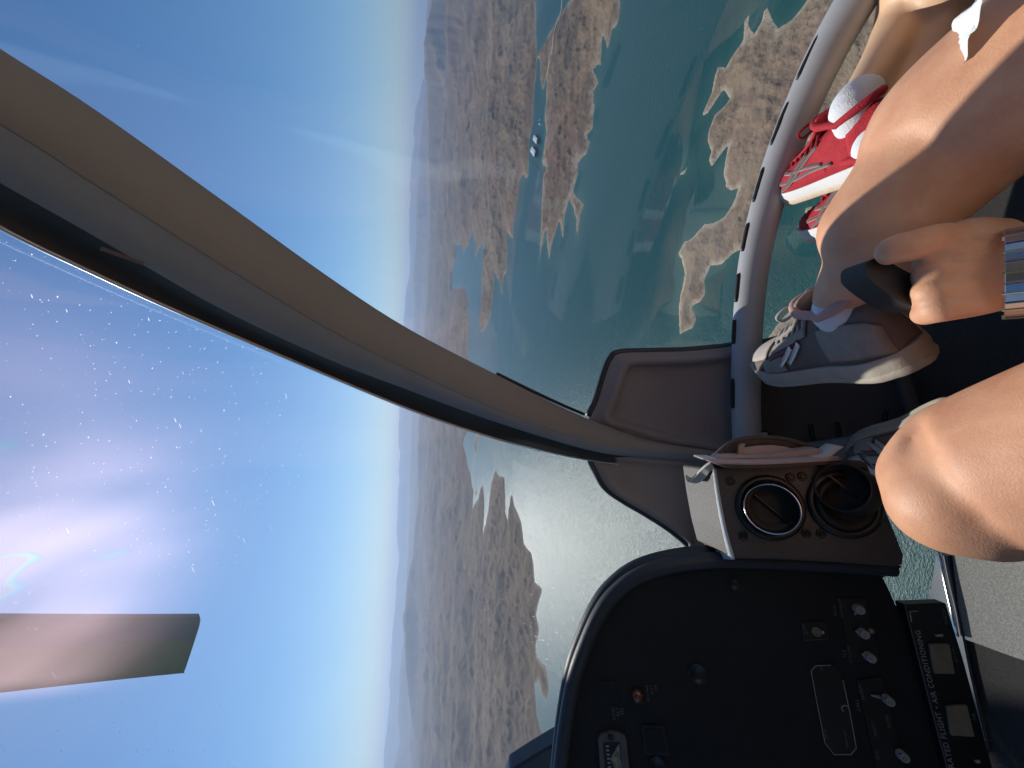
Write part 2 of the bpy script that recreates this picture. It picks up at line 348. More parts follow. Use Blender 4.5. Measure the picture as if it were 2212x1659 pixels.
main = [(1160, -300), (1158, 60)] + z1([(1022, 372), (1015, 500), (1002, 620), (995, 800), (972, 900), (965, 1000), (967, 1150), (950, 1185), (930, 1130), (900, 1190), (890, 1280), (880, 1350), (860, 1480), (868, 1600)]) + \
    z2([(868, 155), (855, 60), (825, 20), (820, 280), (800, 300), (788, 435), (768, 330), (745, 290), (738, 370), (715, 560), (690, 625), (658, 672), (648, 600), (656, 500), (662, 300), (672, 150), (662, 85), (640, 130), (615, 185), (622, 80), (600, 10), (572, 110), (540, 145), (518, 95), (490, 110), (488, 200), (465, 290), (460, 400), (500, 385), (550, 380), (568, 450), (572, 560), (565, 800), (575, 900), (590, 1100), (600, 1250), (565, 1320)]) + \
    z3([(540, 30), (530, 60), (545, 110), (550, 150), (565, 200), (580, 290), (578, 380), (600, 345), (628, 248), (638, 330), (630, 500), (655, 400), (660, 330), (668, 260), (690, 195), (712, 225), (735, 230), (738, 330), (742, 410), (755, 470), (757, 380), (767, 310), (790, 370), (820, 440), (830, 560), (868, 600), (880, 670), (885, 740), (918, 780), (905, 850), (890, 900), (908, 985), (890, 1060), (895, 1110), (938, 1160), (955, 1260), (945, 1330), (925, 1320), (905, 1240), (885, 1250), (890, 1340), (895, 1400), (922, 1480), (925, 1560), (900, 1620)]) + [(1150, 1680), (1140, 1850), (1110, 2300), (860, 2300), (840, 1659), (887, 829), (925, 0), (945, -500), (1000, -500)]
isle_c = z3([(607, 18), (600, 45), (595, 118), (584, 80), (586, 50)])
isle_d = z3([(601, 275), (598, 320), (592, 300)])
polys = [('mainland_hills', main, 0), ('peninsula_hills', penin, 1), ('desert_island', near_isle, 2), ('island', foot_isle, 3), ('sand_spit', spit_a, 4), ('sand_spit', spit_b, 4), ('sand_spit', spit_tiny, 4), ('islet', isle_c, 5), ('islet', isle_d, 5)]

def skyline(pts, dist):
    """silhouette pixels of a range at a distance -> azimuth, height table"""
    az = []; hh = []
    for u, v in pts:
        r = ray(u, v); h = math.hypot(r.x, r.y); az.append(math.atan2(r.x, r.y)); hh.append(r.z / h * dist + H)
    i = np.argsort(az); return np.array(az)[i], np.array(hh)[i]
ranges = [   # distance, front width, back width, silhouette
    (46000, 9000, 8000, [(935, -300), (925, -60), (921, 0), (918, 60), (915, 120), (914, 165), (902, 211), (892, 250), (887, 281), (892, 314), (886, 380), (884, 420), (881, 456), (885, 548), (884, 593), (872, 652), (872, 705), (866, 800), (861, 890), (860, 960), (859, 1042), (855, 1151), (858, 1204), (853, 1283), (848, 1340), (840, 1405), (837, 1480), (836, 1545), (831, 1600), (827, 1659), (815, 1900)]),
    (30000, 6000, 6000, [(930, -300), (926, 0), (922, 150), (914, 250), (905, 330), (897, 413), (896, 500), (892, 570), (889, 609), (893, 652), (890, 760), (888, 860), (887, 923), (886, 976), (885, 1108), (880, 1200), (874, 1300), (868, 1380), (860, 1460), (858, 1545), (862, 1600), (850, 1659), (850, 1900)]),
    (17500, 4500, 3500, [(950, -300), (929, 0), (918, 45), (915, 90), (917, 150), (921, 190), (924, 330), (926, 420), (929, 520), (925, 600), (918, 700), (912, 830), (903, 923), (901, 1020), (904, 1077), (893, 1151), (890, 1204), (880, 1248), (869, 1326), (871, 1392), (873, 1449), (884, 1523), (893, 1589), (899, 1659), (905, 1900)]),
    (11500, 2000, 1500, [(990, -300), (962, 0), (960, 70), (968, 180), (965, 300), (972, 420), (962, 500), (955, 600), (948, 700), (945, 850), (950, 1000), (935, 1100), (925, 1200), (930, 1300), (925, 1420), (940, 1500), (950, 1659), (950, 1900)]),
]
def build_terrain():
    NA = 1150; azs = np.linspace(R(-66), R(66), NA)
    rs = [330.0]
    while rs[-1] < 58000:
        r = rs[-1]; rs.append(r * (1 + (.0058 if r < 5000 else min(.0058 + (r - 5000) / 9000 * .006, .018))))
    rs = np.array(rs); NR = len(rs)
    A, Rr = np.meshgrid(azs, rs); X = Rr * np.sin(A); Y = Rr * np.cos(A)
    X = X.ravel(); Y = Y.ravel(); A = A.ravel(); Rf = Rr.ravel()
    # warp for ragged shorelines, proportional to the detail one can see
    amp = np.clip(Rf * .011, 5, 90); k = 1 / np.clip(Rf * .02, 16, 300)
    best = np.full(X.shape, -1e9); pid = np.zeros(X.shape, int)
    for pi_, (nm, pl, idx) in enumerate(polys):
        w = np.array([on_water(u, v) for u, v in pl]); n = len(w)
        rad = np.hypot(w[:, 0], w[:, 1]); lo, hi = rad.min() * .8 - 100, rad.max() * 1.2 + 300
        azw = np.arctan2(w[:, 0], w[:, 1]); m = (Rf > lo) & (Rf < hi) & (A > azw.min() - .12) & (A < azw.max() + .12)
        x = X[m]; y = Y[m]; d2 = np.full(x.shape, 1e18); ins = np.zeros(x.shape, bool)
        for i in range(n):
            x0, y0 = w[i]; x1, y1 = w[(i + 1) % n]; dx, dy = x1 - x0, y1 - y0; L2 = dx * dx + dy * dy + 1e-9
            t = np.clip(((x - x0) * dx + (y - y0) * dy) / L2, 0, 1)
            far_edge = math.hypot(x0, y0) > 50000 and math.hypot(x1, y1) > 50000
            if not far_edge: d2 = np.minimum(d2, (x - x0 - t * dx) ** 2 + (y - y0 - t * dy) ** 2)
            if y0 != y1: ins ^= ((y0 > y) != (y1 > y)) & (x < dx * (y - y0) / dy + x0)
        sd = np.sqrt(d2) * np.where(ins, 1, -1)
        cur = best[m]; b = sd > cur; cur[b] = sd[b]; best[m] = cur; q = pid[m]; q[b] = pi_; pid[m] = q
    sd = best
    sd = sd + (amp * 1.5 * (fbm(X / 260, Y / 260, 5, 3) - .5) + amp * 1.1 * (fbm(X / 70, Y / 70, 4, 8) - .5)) * np.clip(np.abs(sd) / 10 + .4, 0, 1)
    # local relief
    s = np.maximum(sd, 0)
    wx = 160 * (fbm(X / 600, Y / 600, 3, 41) - .5); wy = 160 * (fbm(X / 600, Y / 600, 3, 43) - .5); rg = ridged((X + wx) / 640, (Y + wy) / 380, 6, 11); rg2 = ridged(X / 1500 + 3, Y / 1500, 5, 31); fb = fbm(X / 3000, Y / 3000, 4, 5)
    near = np.exp(-(Rf / 3300) ** 2)
    cap = np.where(pid == 0, 160, np.where(pid == 1, 145, np.where(pid == 2, 95, np.where(pid == 3, 60, 14))))
    env = cap * (1 - np.exp(-s / (cap * 2.6)))
    rL = ridged(X / 1700 + 9, Y / 1300, 4, 201); h = env * (.18 + .75 * rL + .42 * rg) + np.minimum(s * .05, 6)
    inland = np.clip((s - 500) / 3500, 0, 1) * (pid == 0)
    h = h + inland * (120 * rg2 + 60 * fb * 2)
    # drainage gullies etched everywhere
    gl = ridged(X / 95, Y / 95, 4, 51); h = h - np.minimum(env, 60) * np.where(pid < 2, .40, .28) * (1 - gl) * np.clip(1.4 - Rf / 9000, .2, 1)
    fg = fbm(X / 22, Y / 22, 3, 77); h = h + (fg - .5) * np.minimum(s * .12, 7) * np.clip(2 - Rf / 2500, 0, 1)
    # the ranges
    for j, (D, wf, wb, pts) in enumerate(ranges):
        az, hh = skyline(pts, D); top = np.interp(A, az, hh)
        top = top * (1 + .05 * (fbm(A * 160, A * 0 + j * 9., 4, 90 + j) - .5))
        Dn = D * (1 + .03 * (fbm(A * 9, A * 0 + j * 5., 3, 60 + j) - .5))
        q = np.where(Rf < Dn, (Dn - Rf) / wf, (Rf - Dn) / wb); q = np.clip(q, 0, 1)
        spur = ridged(X / (wf * .33) + j * 4, Y / (wf * .33), 6, 120 + j)
        hr = top * (1 - q) ** 1.25 * (1 - .85 * np.clip(q * 3.2, 0, 1) * (1 - spur) * .9)
        h = np.where((pid == 0) & (hr > h) & (s > 0), hr, h)
    z = np.where(sd > 0, np.maximum(h, sd * .02 + .3), np.maximum(sd * .35, -40)) - H
    V = np.stack([X, Y, z], 1)
    global SHORE; SHORE = sd.reshape(NR, NA)
    land = (sd > -np.maximum(amp * .5, 12)).reshape(NR, NA)
    cell = land[:-1, :-1] | land[1:, :-1] | land[:-1, 1:] | land[1:, 1:]
    P_ = pid.reshape(NR, NA)[:-1, :-1]
    out = []
    idx = np.arange(NR * NA).reshape(NR, NA)
    for k_ in range(len(polys)):
        c = cell & (P_ == k_); ii, jj = np.nonzero(c)
        if len(ii) == 0: continue
        f = np.stack([idx[ii, jj], idx[ii, jj + 1], idx[ii + 1, jj + 1], idx[ii + 1, jj]], 1)
        us, inv = np.unique(f, return_inverse=True); f = inv.reshape(f.shape)
        me = bpy.data.meshes.new(polys[k_][0]); n = len(us)
        me.vertices.add(n); me.vertices.foreach_set('co', V[us].astype(np.float32).ravel())
        me.loops.add(f.size); me.loops.foreach_set('vertex_index', f.astype(np.int32).ravel())
        me.polygons.add(len(f)); me.polygons.foreach_set('loop_start', np.arange(0, f.size, 4, dtype=np.int32))
        me.update(calc_edges=True)
        out.append(struct(obj(polys[k_][0], me, M['land'] if k_ > 1 else M['land_backlit'])))
    return V, NR, NA, rs, azs, out

def land_mat(k=1.0):
    m = bpy.data.materials.new('desert_rock'); m.use_nodes = True; t = m.node_tree; L = t.links.new; b = t.nodes['Principled BSDF']
    b.inputs['Roughness'].default_value = .95; b.inputs['Specular IOR Level'].default_value = .15
    geo = t.nodes.new('ShaderNodeNewGeometry'); sx = t.nodes.new('ShaderNodeSeparateXYZ'); L(geo.outputs['Position'], sx.inputs[0])
    def noise(sc, det=6, dist=0):
        n = t.nodes.new('ShaderNodeTexNoise'); n.inputs['Scale'].default_value = sc; n.inputs['Detail'].default_value = det; n.inputs['Roughness'].default_value = .62
        n.inputs['Distortion'].default_value = dist; L(geo.outputs['Position'], n.inputs['Vector']); return n
    def ramp(src, lo, hi):
        r = t.nodes.new('ShaderNodeMapRange'); r.inputs[1].default_value = lo; r.inputs[2].default_value = hi; L(src, r.inputs[0]); return r
    def mix(fac, a, b_):
        x = t.nodes.new('ShaderNodeMix'); x.data_type = 'RGBA'
        if isinstance(fac, float): x.inputs[0].default_value = fac
        else: L(fac, x.inputs[0])
        for s_, i in ((a, 6), (b_, 7)):
            if isinstance(s_, tuple): x.inputs[i].default_value = (*s_, 1)
            else: L(s_, x.inputs[i])
        return x.outputs[2]
    c = mix(ramp(noise(.0011, 5, .6).outputs['Fac'], .42, .6).outputs[0], (.285, .21, .135), (.19, .14, .098))
    c = mix(ramp(noise(.0005, 4, 1.2).outputs['Fac'], .55, .66).outputs[0], c, (.24, .145, .098))
    c = mix(ramp(noise(.005, 6, .5).outputs['Fac'], .5, .7).outputs[0], c, (.18, .138, .10))
    c = mix(ramp(noise(.016, 6, .8).outputs['Fac'], .56, .74).outputs[0], c, (.33, .25, .16))
    # steep faces show darker bare rock
    sn = t.nodes.new('ShaderNodeSeparateXYZ'); L(geo.outputs['Normal'], sn.inputs[0]); st = ramp(sn.outputs['Z'], .97, .55)
    fs = t.nodes.new('ShaderNodeMath'); fs.operation = 'MULTIPLY'; fs.inputs[1].default_value = .5; L(st.outputs[0], fs.inputs[0])
    c = mix(fs.outputs[0], c, (.115, .092, .08))
    # scattered dark shrubs and boulders
    vo = t.nodes.new('ShaderNodeTexVoronoi'); vo.inputs['Scale'].default_value = .075; L(geo.outputs['Position'], vo.inputs['Vector'])
    sp = ramp(vo.outputs['Distance'], .24, .14); n3 = ramp(noise(.008, 4).outputs['Fac'], .48, .6)
    mu = t.nodes.new('ShaderNodeMath'); mu.operation = 'MULTIPLY'; L(sp.outputs[0], mu.inputs[0]); L(n3.outputs[0], mu.inputs[1])
    c = mix(mu.outputs[0], c, (.085, .08, .06))
    # bleached ring above the waterline
    nz = noise(.03, 3); ad = t.nodes.new('ShaderNodeMath'); ad.operation = 'MULTIPLY_ADD'; ad.inputs[1].default_value = 9; L(nz.outputs['Fac'], ad.inputs[0]); L(sx.outputs['Z'], ad.inputs[2])
    c = mix(ramp(ad.outputs[0], -H + 9, -H + 4).outputs[0], c, (.44, .36, .265))
    # lower k darkens and browns the rock, painting in the backlit mainland's shade
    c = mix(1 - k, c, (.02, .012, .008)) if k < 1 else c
    L(c, b.inputs['Base Color'])
    bp = t.nodes.new('ShaderNodeBump'); bp.inputs['Distance'].default_value = 8; bp.inputs['Strength'].default_value = .8
    L(noise(.06, 9, .3).outputs['Fac'], bp.inputs['Height']); L(bp.outputs[0], b.inputs['Normal'])
    return m
M['land'] = land_mat(); M['land_backlit'] = land_mat(.66)
TV, TNR, TNA, TRS, TAZ, lands = build_terrain()
def ground_z(x, y):
    r = math.hypot(x, y); a = math.atan2(x, y); i = int(np.clip(np.searchsorted(TRS, r), 1, TNR - 1)); j = int(np.clip(np.searchsorted(TAZ, a), 1, TNA - 1))
    g = TV[:, 2].reshape(TNR, TNA); return float(max(g[i - 1:i + 1, j - 1:j + 1].max(), -H))

def water():
    m = bpy.data.materials.new('lake_water'); m.use_nodes = True; t = m.node_tree; L = t.links.new; b = t.nodes['Principled BSDF']
    geo = t.nodes.new('ShaderNodeNewGeometry')
    n = t.nodes.new('ShaderNodeTexNoise'); n.inputs['Scale'].default_value = .0007; n.inputs['Detail'].default_value = 4; L(geo.outputs['Position'], n.inputs['Vector'])
    mx = t.nodes.new('ShaderNodeMix'); mx.data_type = 'RGBA'; mx.inputs[6].default_value = (.002, .050, .045, 1); mx.inputs[7].default_value = (.004, .072, .070, 1)
    L(n.outputs['Fac'], mx.inputs[0]); L(mx.outputs[2], b.inputs['Base Color'])
    b.inputs['IOR'].default_value = 1.33
    # wind-roughened patches
    n4 = t.nodes.new('ShaderNodeTexNoise'); n4.inputs['Scale'].default_value = .002; n4.inputs['Detail'].default_value = 5; L(geo.outputs['Position'], n4.inputs['Vector'])
    mr = t.nodes.new('ShaderNodeMapRange'); mr.inputs[3].default_value = .27; mr.inputs[4].default_value = .36; L(n4.outputs['Fac'], mr.inputs[0]); L(mr.outputs[0], b.inputs['Roughness'])
    hs = None
    for sc, w in ((.03, 1), (.12, .8), (.5, .35)):
        mp = t.nodes.new('ShaderNodeMapping'); mp.inputs['Rotation'].default_value = (0, 0, R(35)); mp.inputs['Scale'].default_value = (1, 2.2, 1); L(geo.outputs['Position'], mp.inputs['Vector'])
        k = t.nodes.new('ShaderNodeTexNoise'); k.inputs['Scale'].default_value = sc; k.inputs['Detail'].default_value = 4; L(mp.outputs[0], k.inputs['Vector'])
        q = t.nodes.new('ShaderNodeMath'); q.operation = 'MULTIPLY'; q.inputs[1].default_value = w; L(k.outputs['Fac'], q.inputs[0])
        if hs is None: hs = q
        else:
            a = t.nodes.new('ShaderNodeMath'); L(hs.outputs[0], a.inputs[0]); L(q.outputs[0], a.inputs[1]); hs = a
    bp = t.nodes.new('ShaderNodeBump'); bp.inputs['Strength'].default_value = .5; bp.inputs['Distance'].default_value = 3.0
    L(hs.outputs[0], bp.inputs['Height']); L(bp.outputs[0], b.inputs['Normal'])
    st_r = list(range(0, TNR, 2)); st_a = list(range(0, TNA, 2)); rs = TRS[st_r]; az = TAZ[st_a]; A, Rr = np.meshgrid(az, rs)
    V = np.stack([Rr * np.sin(A), Rr * np.cos(A), np.full(A.shape, -H)], -1).reshape(-1, 3); sh = np.exp(np.clip(SHORE[np.ix_(st_r, st_a)], -2000, 0) / 55).ravel()
    nr, na = A.shape; idx = np.arange(nr * na).reshape(nr, na)
    f = np.stack([idx[:-1, :-1], idx[:-1, 1:], idx[1:, 1:], idx[1:, :-1]], -1).reshape(-1, 4)
    base = len(V); n_ = 96; ring = []
    for r in (3000, 12000, 62000): ring += [(r * math.cos(2 * math.pi * k / n_), r * math.sin(2 * math.pi * k / n_), -H - 6) for k in range(n_)]
    V = np.concatenate([V, [(0, 0, -H - 6)], ring]); sh = np.concatenate([sh, np.zeros(1 + len(ring))])
    fs = [tuple(q) for q in f.tolist()]
    for k in range(n_):
        k2 = (k + 1) % n_; fs.append((base, base + 1 + k, base + 1 + k2))
        for q in range(2): o = base + 1 + q * n_; fs.append((o + k, o + n_ + k, o + n_ + k2, o + k2))
    me = bpy.data.meshes.new('lake_water'); me.from_pydata(V.tolist(), [], fs); at = me.attributes.new('shallow', 'FLOAT', 'POINT'); at.data.foreach_set('value', sh.astype(np.float32))
    ob = struct(obj('lake_water', me, m))
    a_ = t.nodes.new('ShaderNodeAttribute'); a_.attribute_name = 'shallow'
    rm = t.nodes.new('ShaderNodeMapRange'); rm.inputs[1].default_value = .15; rm.inputs[2].default_value = 1; rm.inputs[4].default_value = .55; L(a_.outputs['Fac'], rm.inputs[0])
    m3 = t.nodes.new('ShaderNodeMix'); m3.data_type = 'RGBA'; L(rm.outputs[0], m3.inputs[0]); L(mx.outputs[2], m3.inputs[6]); m3.inputs[7].default_value = (.045, .12, .085, 1)
    L(m3.outputs[2], b.inputs['Base Color'])
water()

# haze
hm = bpy.data.materials.new('air_haze'); hm.use_nodes = True; t = hm.node_tree; t.nodes.clear()
pv = t.nodes.new('ShaderNodeVolumePrincipled'); pv.inputs['Color'].default_value = (.55, .71, 1, 1); pv.inputs['Density'].default_value = 3.6e-5; pv.inputs['Anisotropy'].default_value = .35
o_ = t.nodes.new('ShaderNodeOutputMaterial'); t.links.new(pv.outputs[0], o_.inputs['Volume'])
bm = bmesh.new(); box(bm, (0, 0, (-H - 42 + 1350) / 2), (64000, 0, 0), (0, 64000, 0), (0, 0, (1350 + H + 42) / 2))
hz = obj('haze', bm, hm, smooth=False); hz['kind'] = 'stuff'

# road, docks and boats
def drape(pts, w, name):
    bm = bmesh.new(); W_ = [Vector((*on_water(u, v), 0)) for u, v in pts]; W_ = catmull(W_, 10); prev = None
    for i, p in enumerate(W_):
        t_ = (W_[min(i + 1, len(W_) - 1)] - W_[max(i - 1, 0)]).normalized(); s = Vector((t_.y, -t_.x, 0)) * w
        row = []
        for q in (p - s, p + s): z = max(ground_z(q.x, q.y), ground_z(p.x, p.y)) + 2.5; row.append(bm.verts.new((q.x, q.y, z)))
        if prev: bm.faces.new((prev[0], prev[1], row[1], row[0]))
        prev = row
    return struct(obj(name, bm, M['road']))
drape([(1216, -40), (1213, 20), (1204, 50), (1197, 90), (1190, 130), (1184, 165)], 7, 'dirt_road')
def wpx(u, v): x, y = on_water(u, v); return Vector((x, y, -H))
def dock(q, label):
    # q: four corners of the roof as seen, as near rectangle; two edges define it
    a, b, c, d = [wpx(*p) for p in q]
    root = thing('covered_dock', label, 'dock', (a + c) / 2, 'covered docks floating in the channel')
    cen = (a + c) / 2; e1 = (b - a); e2 = (d - a)
    L = lambda p: Vector(p) - cen
    hgt = 22
    rt = bmesh.new(); rf = [L(p) + Vector((0, 0, hgt)) for p in (a, b, c, d)]; mid1 = (rf[0] + rf[3]) / 2 + Vector((0, 0, 3)); mid2 = (rf[1] + rf[2]) / 2 + Vector((0, 0, 3))
    vs = [rt.verts.new(p) for p in rf + [mid1, mid2]]; vb = [rt.verts.new(p - Vector((0, 0, 3))) for p in rf]
    for f in ((0, 1, 5, 4), (4, 5, 2, 3)): rt.faces.new([vs[i] for i in f])
    rt.faces.new((vs[0], vs[4], vs[3], vb[3], vb[0])); rt.faces.new((vs[1], vb[1], vb[2], vs[2], vs[5]))
    rt.faces.new((vs[0], vb[0], vb[1], vs[1])); rt.faces.new((vs[2], vb[2], vb[3], vs[3]))
    obj('roof', rt, M['barge_roof'], root, smooth=False)
    sb = bmesh.new(); ins = [p * .94 for p in [L(a), L(b), L(c), L(d)]]
    prism(sb, [p + Vector((0, 0, hgt - 3.2)) for p in ins], (0, 0, -hgt + 3.4)); obj('slip_wall', sb, M['barge_side'], root, smooth=False)
    fb = bmesh.new(); prism(fb, [p * 1.0 + Vector((0, 0, 1.4)) for p in [L(a), L(b), L(c), L(d)]], (0, 0, -1.6)); obj('deck', fb, M['barge_side'], root, smooth=False)
    for k in range(5):
        pb = bmesh.new(); p = L(a).lerp(L(d), k / 4) * .99; box(pb, p + Vector((0, 0, hgt / 2)), (1.2, 0, 0), (0, 1.2, 0), (0, 0, hgt / 2 - 3)); obj('post', pb, M['barge_roof'], root, smooth=False)
def zb(p): return [(1119.2 + x * .0992, 219.4 + y * .0992) for x, y in p]
dock(zb([(400, 735), (475, 815), (455, 945), (378, 845)]), 'white roofed floating dock, the farther one up the channel')
dock(zb([(358, 985), (430, 1085), (405, 1220), (312, 1095)]), 'white roofed floating dock, the nearer one to open water')
def boat(u, v, ln, yaw, label):
    r = thing('boat', label, 'boat', wpx(u, v), 'small boats moored by the docks'); r.rotation_euler.z = yaw
    bm = bmesh.new(); hull = [(-.5, -.16), (-.45, -.2), (.2, -.2), (.38, -.1), (.5, 0), (.38, .1), (.2, .2), (-.45, .2), (-.5, .16)]
    prism(bm, [Vector((x * ln, y * ln, ln * .12)) for x, y in hull], (0, 0, -ln * .14)); obj('hull', bm, M['boat'], r, smooth=False)
    bm = bmesh.new(); box(bm, (-.08 * ln, 0, ln * .19), (.22 * ln, 0, 0), (0, .13 * ln, 0), (0, 0, .07 * ln)); bevel(obj('cabin', bm, M['boat'], r, smooth=False), ln * .02)
boat(*zb([(470, 488)])[0], 26, 1.2, 'white houseboat moored beyond the two docks')
boat(*zb([(508, 508)])[0], 14, .4, 'small white boat beside the larger houseboat')
boat(*zb([(468, 400)])[0], 14, 1.6, 'small pale boat farthest up the channel')
bw = thing('breakwater', 'dark zigzag floating breakwater below the docks', 'breakwater', wpx(*zb([(370, 1400)])[0]))
pts = [wpx(*p) - bw.location for p in zb([(315, 1345), (345, 1400), (375, 1395), (400, 1440), (440, 1460)])]
for a, b in zip(pts, pts[1:]):
    bm = bmesh.new(); d = (b - a); s = Vector((-d.y, d.x, 0)).normalized() * 4; box(bm, (a + b) / 2 + Vector((0, 0, 1)), d * .5, s, (0, 0, 1.6)); obj('float_segment', bm, M['barge_side'], bw, smooth=False)

# ------------------------------------------------------------------ helicopter
heli = thing('helicopter', 'helicopter cabin seen from a front seat, dark panel and beige windshield post', 'helicopter')
FLOOR = -.97
# pillar: strips bounded by traced lines, standing inside the bubble
top_l = [(-620, -235), (-300, -90), (0, 105), (200, 233), (460, 418), (700, 591), (870, 703), (1060, 803), (1270, 905), (1400, 942), (1520, 962), (1600, 972)]
bg_l = [(-620, 60), (-300, 110), (0, 268), (200, 395), (460, 560), (700, 705), (870, 792), (1060, 878), (1270, 952), (1400, 975), (1520, 988), (1600, 992)]
gb_l = [(-620, 180), (-300, 220), (0, 395), (200, 508), (460, 658), (700, 772), (870, 838), (1060, 908), (1270, 972), (1400, 990), (1520, 1000), (1600, 1003)]
bot_l = [(-620, 250), (-300, 320), (0, 490), (200, 587), (360, 661), (600, 764), (860, 873), (1000, 924), (1130, 962), (1270, 992), (1400, 1008), (1520, 1014), (1600, 1014)]
def resamp(l, n=60):
    c = catmull([Vector((a, b, 0)) for a, b in l], 12); us = [p.x for p in c]; vs = [p.y for p in c]
    X_ = np.linspace(-620, 1600, n); return [(float(x), float(np.interp(x, us, vs))) for x in X_]
TL, BG, GB, BL = map(resamp, (top_l, bg_l, gb_l, bot_l))
def strip(name, A_, B_, ka, kb, bulge, m, nrow=8, back=.05):
    bm = bmesh.new(); rows = []
    for a, b in zip(A_, B_):
        pa, pb = PG(*a, ka), PG(*b, kb); row = []
        for i in range(nrow + 1):
            s = i / nrow; p = pa.lerp(pb, s); p = p * (1 - bulge * math.sin(math.pi * s) / max(p.length, .2) )
            row.append(bm.verts.new(p))
        n_ = p.normalized(); row.append(bm.verts.new(pb + n_ * back)); row.append(bm.verts.new(pa + n_ * back)); rows.append(row)
    m_ = nrow + 3
    for r0, r1 in zip(rows, rows[1:]):
        for i in range(m_): bm.faces.new((r0[i], r0[(i + 1) % m_], r1[(i + 1) % m_], r1[i]))
    bm.faces.new(rows[0]); bm.faces.new(rows[-1][::-1])
    o = obj(name, bm, m, None); return sharp(o, 40)
post = strip('windshield_post', TL, BG, .965, .935, .016, M['beige']); post.parent = heli
g = strip('grey_trim', BG, GB, .936, .95, .006, M['grey']); g.parent = post
g = strip('rubber_seal', GB, BL, .955, .975, -.004, M['gasket']); g.parent = post
bm = bmesh.new(); tube(bm, [PG(u, v + 1.5, .973) for u, v in BL], .0022, 8); o = obj('metal_edge', bm, M['edge'], post)
bm = bmesh.new(); tube(bm, [PG(u, v - 1 - 4 * max(0, (u - 900) / 300) ** 2 * (u < 1275), .972) for u, v in TL if 1040 < u < 1290], .0035, 8); obj('rubber_seal', bm, M['gasket'], post)
# small label on the seal
bm = bmesh.new(); q = [PG(u, v, .945) for u, v in ((215, 540), (308, 573), (312, 567), (219, 532))]; prism(bm, q, q[0].normalized() * .001)
obj('placard', bm, M['mauve'], post, smooth=False)

# glass: two panes meeting behind the post
def pane(name, side):
    bm = bmesh.new(); na, nb = 90, 70; vs = {}
    def side_of(p):
        d = p.dot(Fw)
        if d <= .02: return None
        u = CU + p.dot(CX) / d * F_PX; v = CV - p.dot(CY) / d * F_PX
        pv_ = np.interp(u, [a[0] for a in TL], [(a[1] + b[1]) / 2 for a, b in zip(TL, BL)]) if u < 1600 else 993 + (u - 1600) * .25
        return 1 if v < pv_ else -1
    grid = []
    for i in range(na + 1):
        th = R(-108) + R(216) * i / na; row = []
        for j in range(nb + 1):
            ph = R(-80) + R(158) * j / nb
            q = Vector((EC.x + ER.x * math.sin(th) * math.cos(ph), EC.y + ER.y * math.cos(th) * math.cos(ph), EC.z + ER.z * math.sin(ph))); row.append(q * warp(q) if q.y > 0 else q * (warp(q) * min(1, max(0, 1 + q.y * 2)) + (1 - min(1, max(0, 1 + q.y * 2)))))
        grid.append(row)
    def gv(i, j):
        if (i, j) not in vs: vs[i, j] = bm.verts.new(grid[i][j])
        return vs[i, j]
    for i in range(na):
        for j in range(nb):
            c = (grid[i][j] + grid[i + 1][j + 1]) / 2
            s = side_of(c)
            if s is None: s = 1 if c.x > 0 else -1
            if s == side: bm.faces.new((gv(i, j), gv(i + 1, j), gv(i + 1, j + 1), gv(i, j + 1)))
    o = obj(name, bm, M['glass' if side < 0 else 'glassc'], heli); o['label'] = 'scratched clear acrylic pane with painted-in rainbow glare' if side < 0 else 'clean clear acrylic pane'
    return o
pane('windshield_pane', -1); pane('windshield_pane', 1)

# moulded patches on the inside of the nose
def patch(name, outline, rings, m, parent, nsub=6, kb=.965, center=None):
    """rings: list of (scale towards centre, k offset). star-shaped outline in pixels"""
    o2 = catclosed([Vector((u, v, 0)) for u, v in outline], nsub); n = len(o2)
    c = Vector((center[0], center[1], 0)) if center else sum(o2, Vector()) / n
    bm = bmesh.new(); prev = None
    for s, dk in rings:
        row = [bm.verts.new(PE(*(c + (p - c) * s).xy, kb + dk)) for p in o2]
        if prev:
            for i in range(n): bm.faces.new((prev[i], prev[(i + 1) % n], row[(i + 1) % n], row[i]))
        prev = row
    cc = bm.verts.new(PE(c.x, c.y, kb + rings[-1][1]))
    for i in range(n): bm.faces.new((prev[i], prev[(i + 1) % n], cc))
    o = obj(name, bm, m, parent, smooth=True); solid(o, .012, 0)
    return o, o2
nose_r = [(1335, 762), (1400, 759), (1480, 757), (1560, 750), (1640, 742), (1640, 800), (1640, 900), (1640, 1000), (1540, 985), (1440, 968), (1340, 938), (1272, 915), (1288, 862), (1305, 805), (1318, 775)]
rr = [(1, .0), (.965, -.004), (.93, -.012), (.86, -.014), (.83, -.022), (.79, -.026), (.76, -.014), (.74, -.006), (.6, -.004), (.3, -.004), (.1, -.004)]
o, ol = patch('nose_panel', nose_r, rr, M['brown'], heli, center=(1470, 868))
o['label'] = 'brown moulded panel with raised border'
bm = bmesh.new(); tube(bm, [PE(u, v, .962) for u, v, _ in ol[len(ol) - 22:] + ol[:30]], .009, 10); obj('gasket', bm, M['gasket'], o)
nose_l = [(1272, 975), (1340, 980), (1440, 990), (1600, 1000), (1600, 1100), (1600, 1215), (1508, 1212), (1490, 1180), (1450, 1145), (1400, 1112), (1345, 1080), (1310, 1055), (1290, 1025)]
o, ol = patch('nose_panel', nose_l, [(1, 0), (.95, -.006), (.9, -.012), (.84, -.014), (.8, -.006), (.6, -.002), (.3, -.001), (.1, 0)], M['brown'], heli, center=(1480, 1060))
bm = bmesh.new(); tube(bm, [PE(u, v, .962) for u, v, _ in ol[34:]+ol[:1]], .009, 10); obj('gasket', bm, M['gasket'], o)
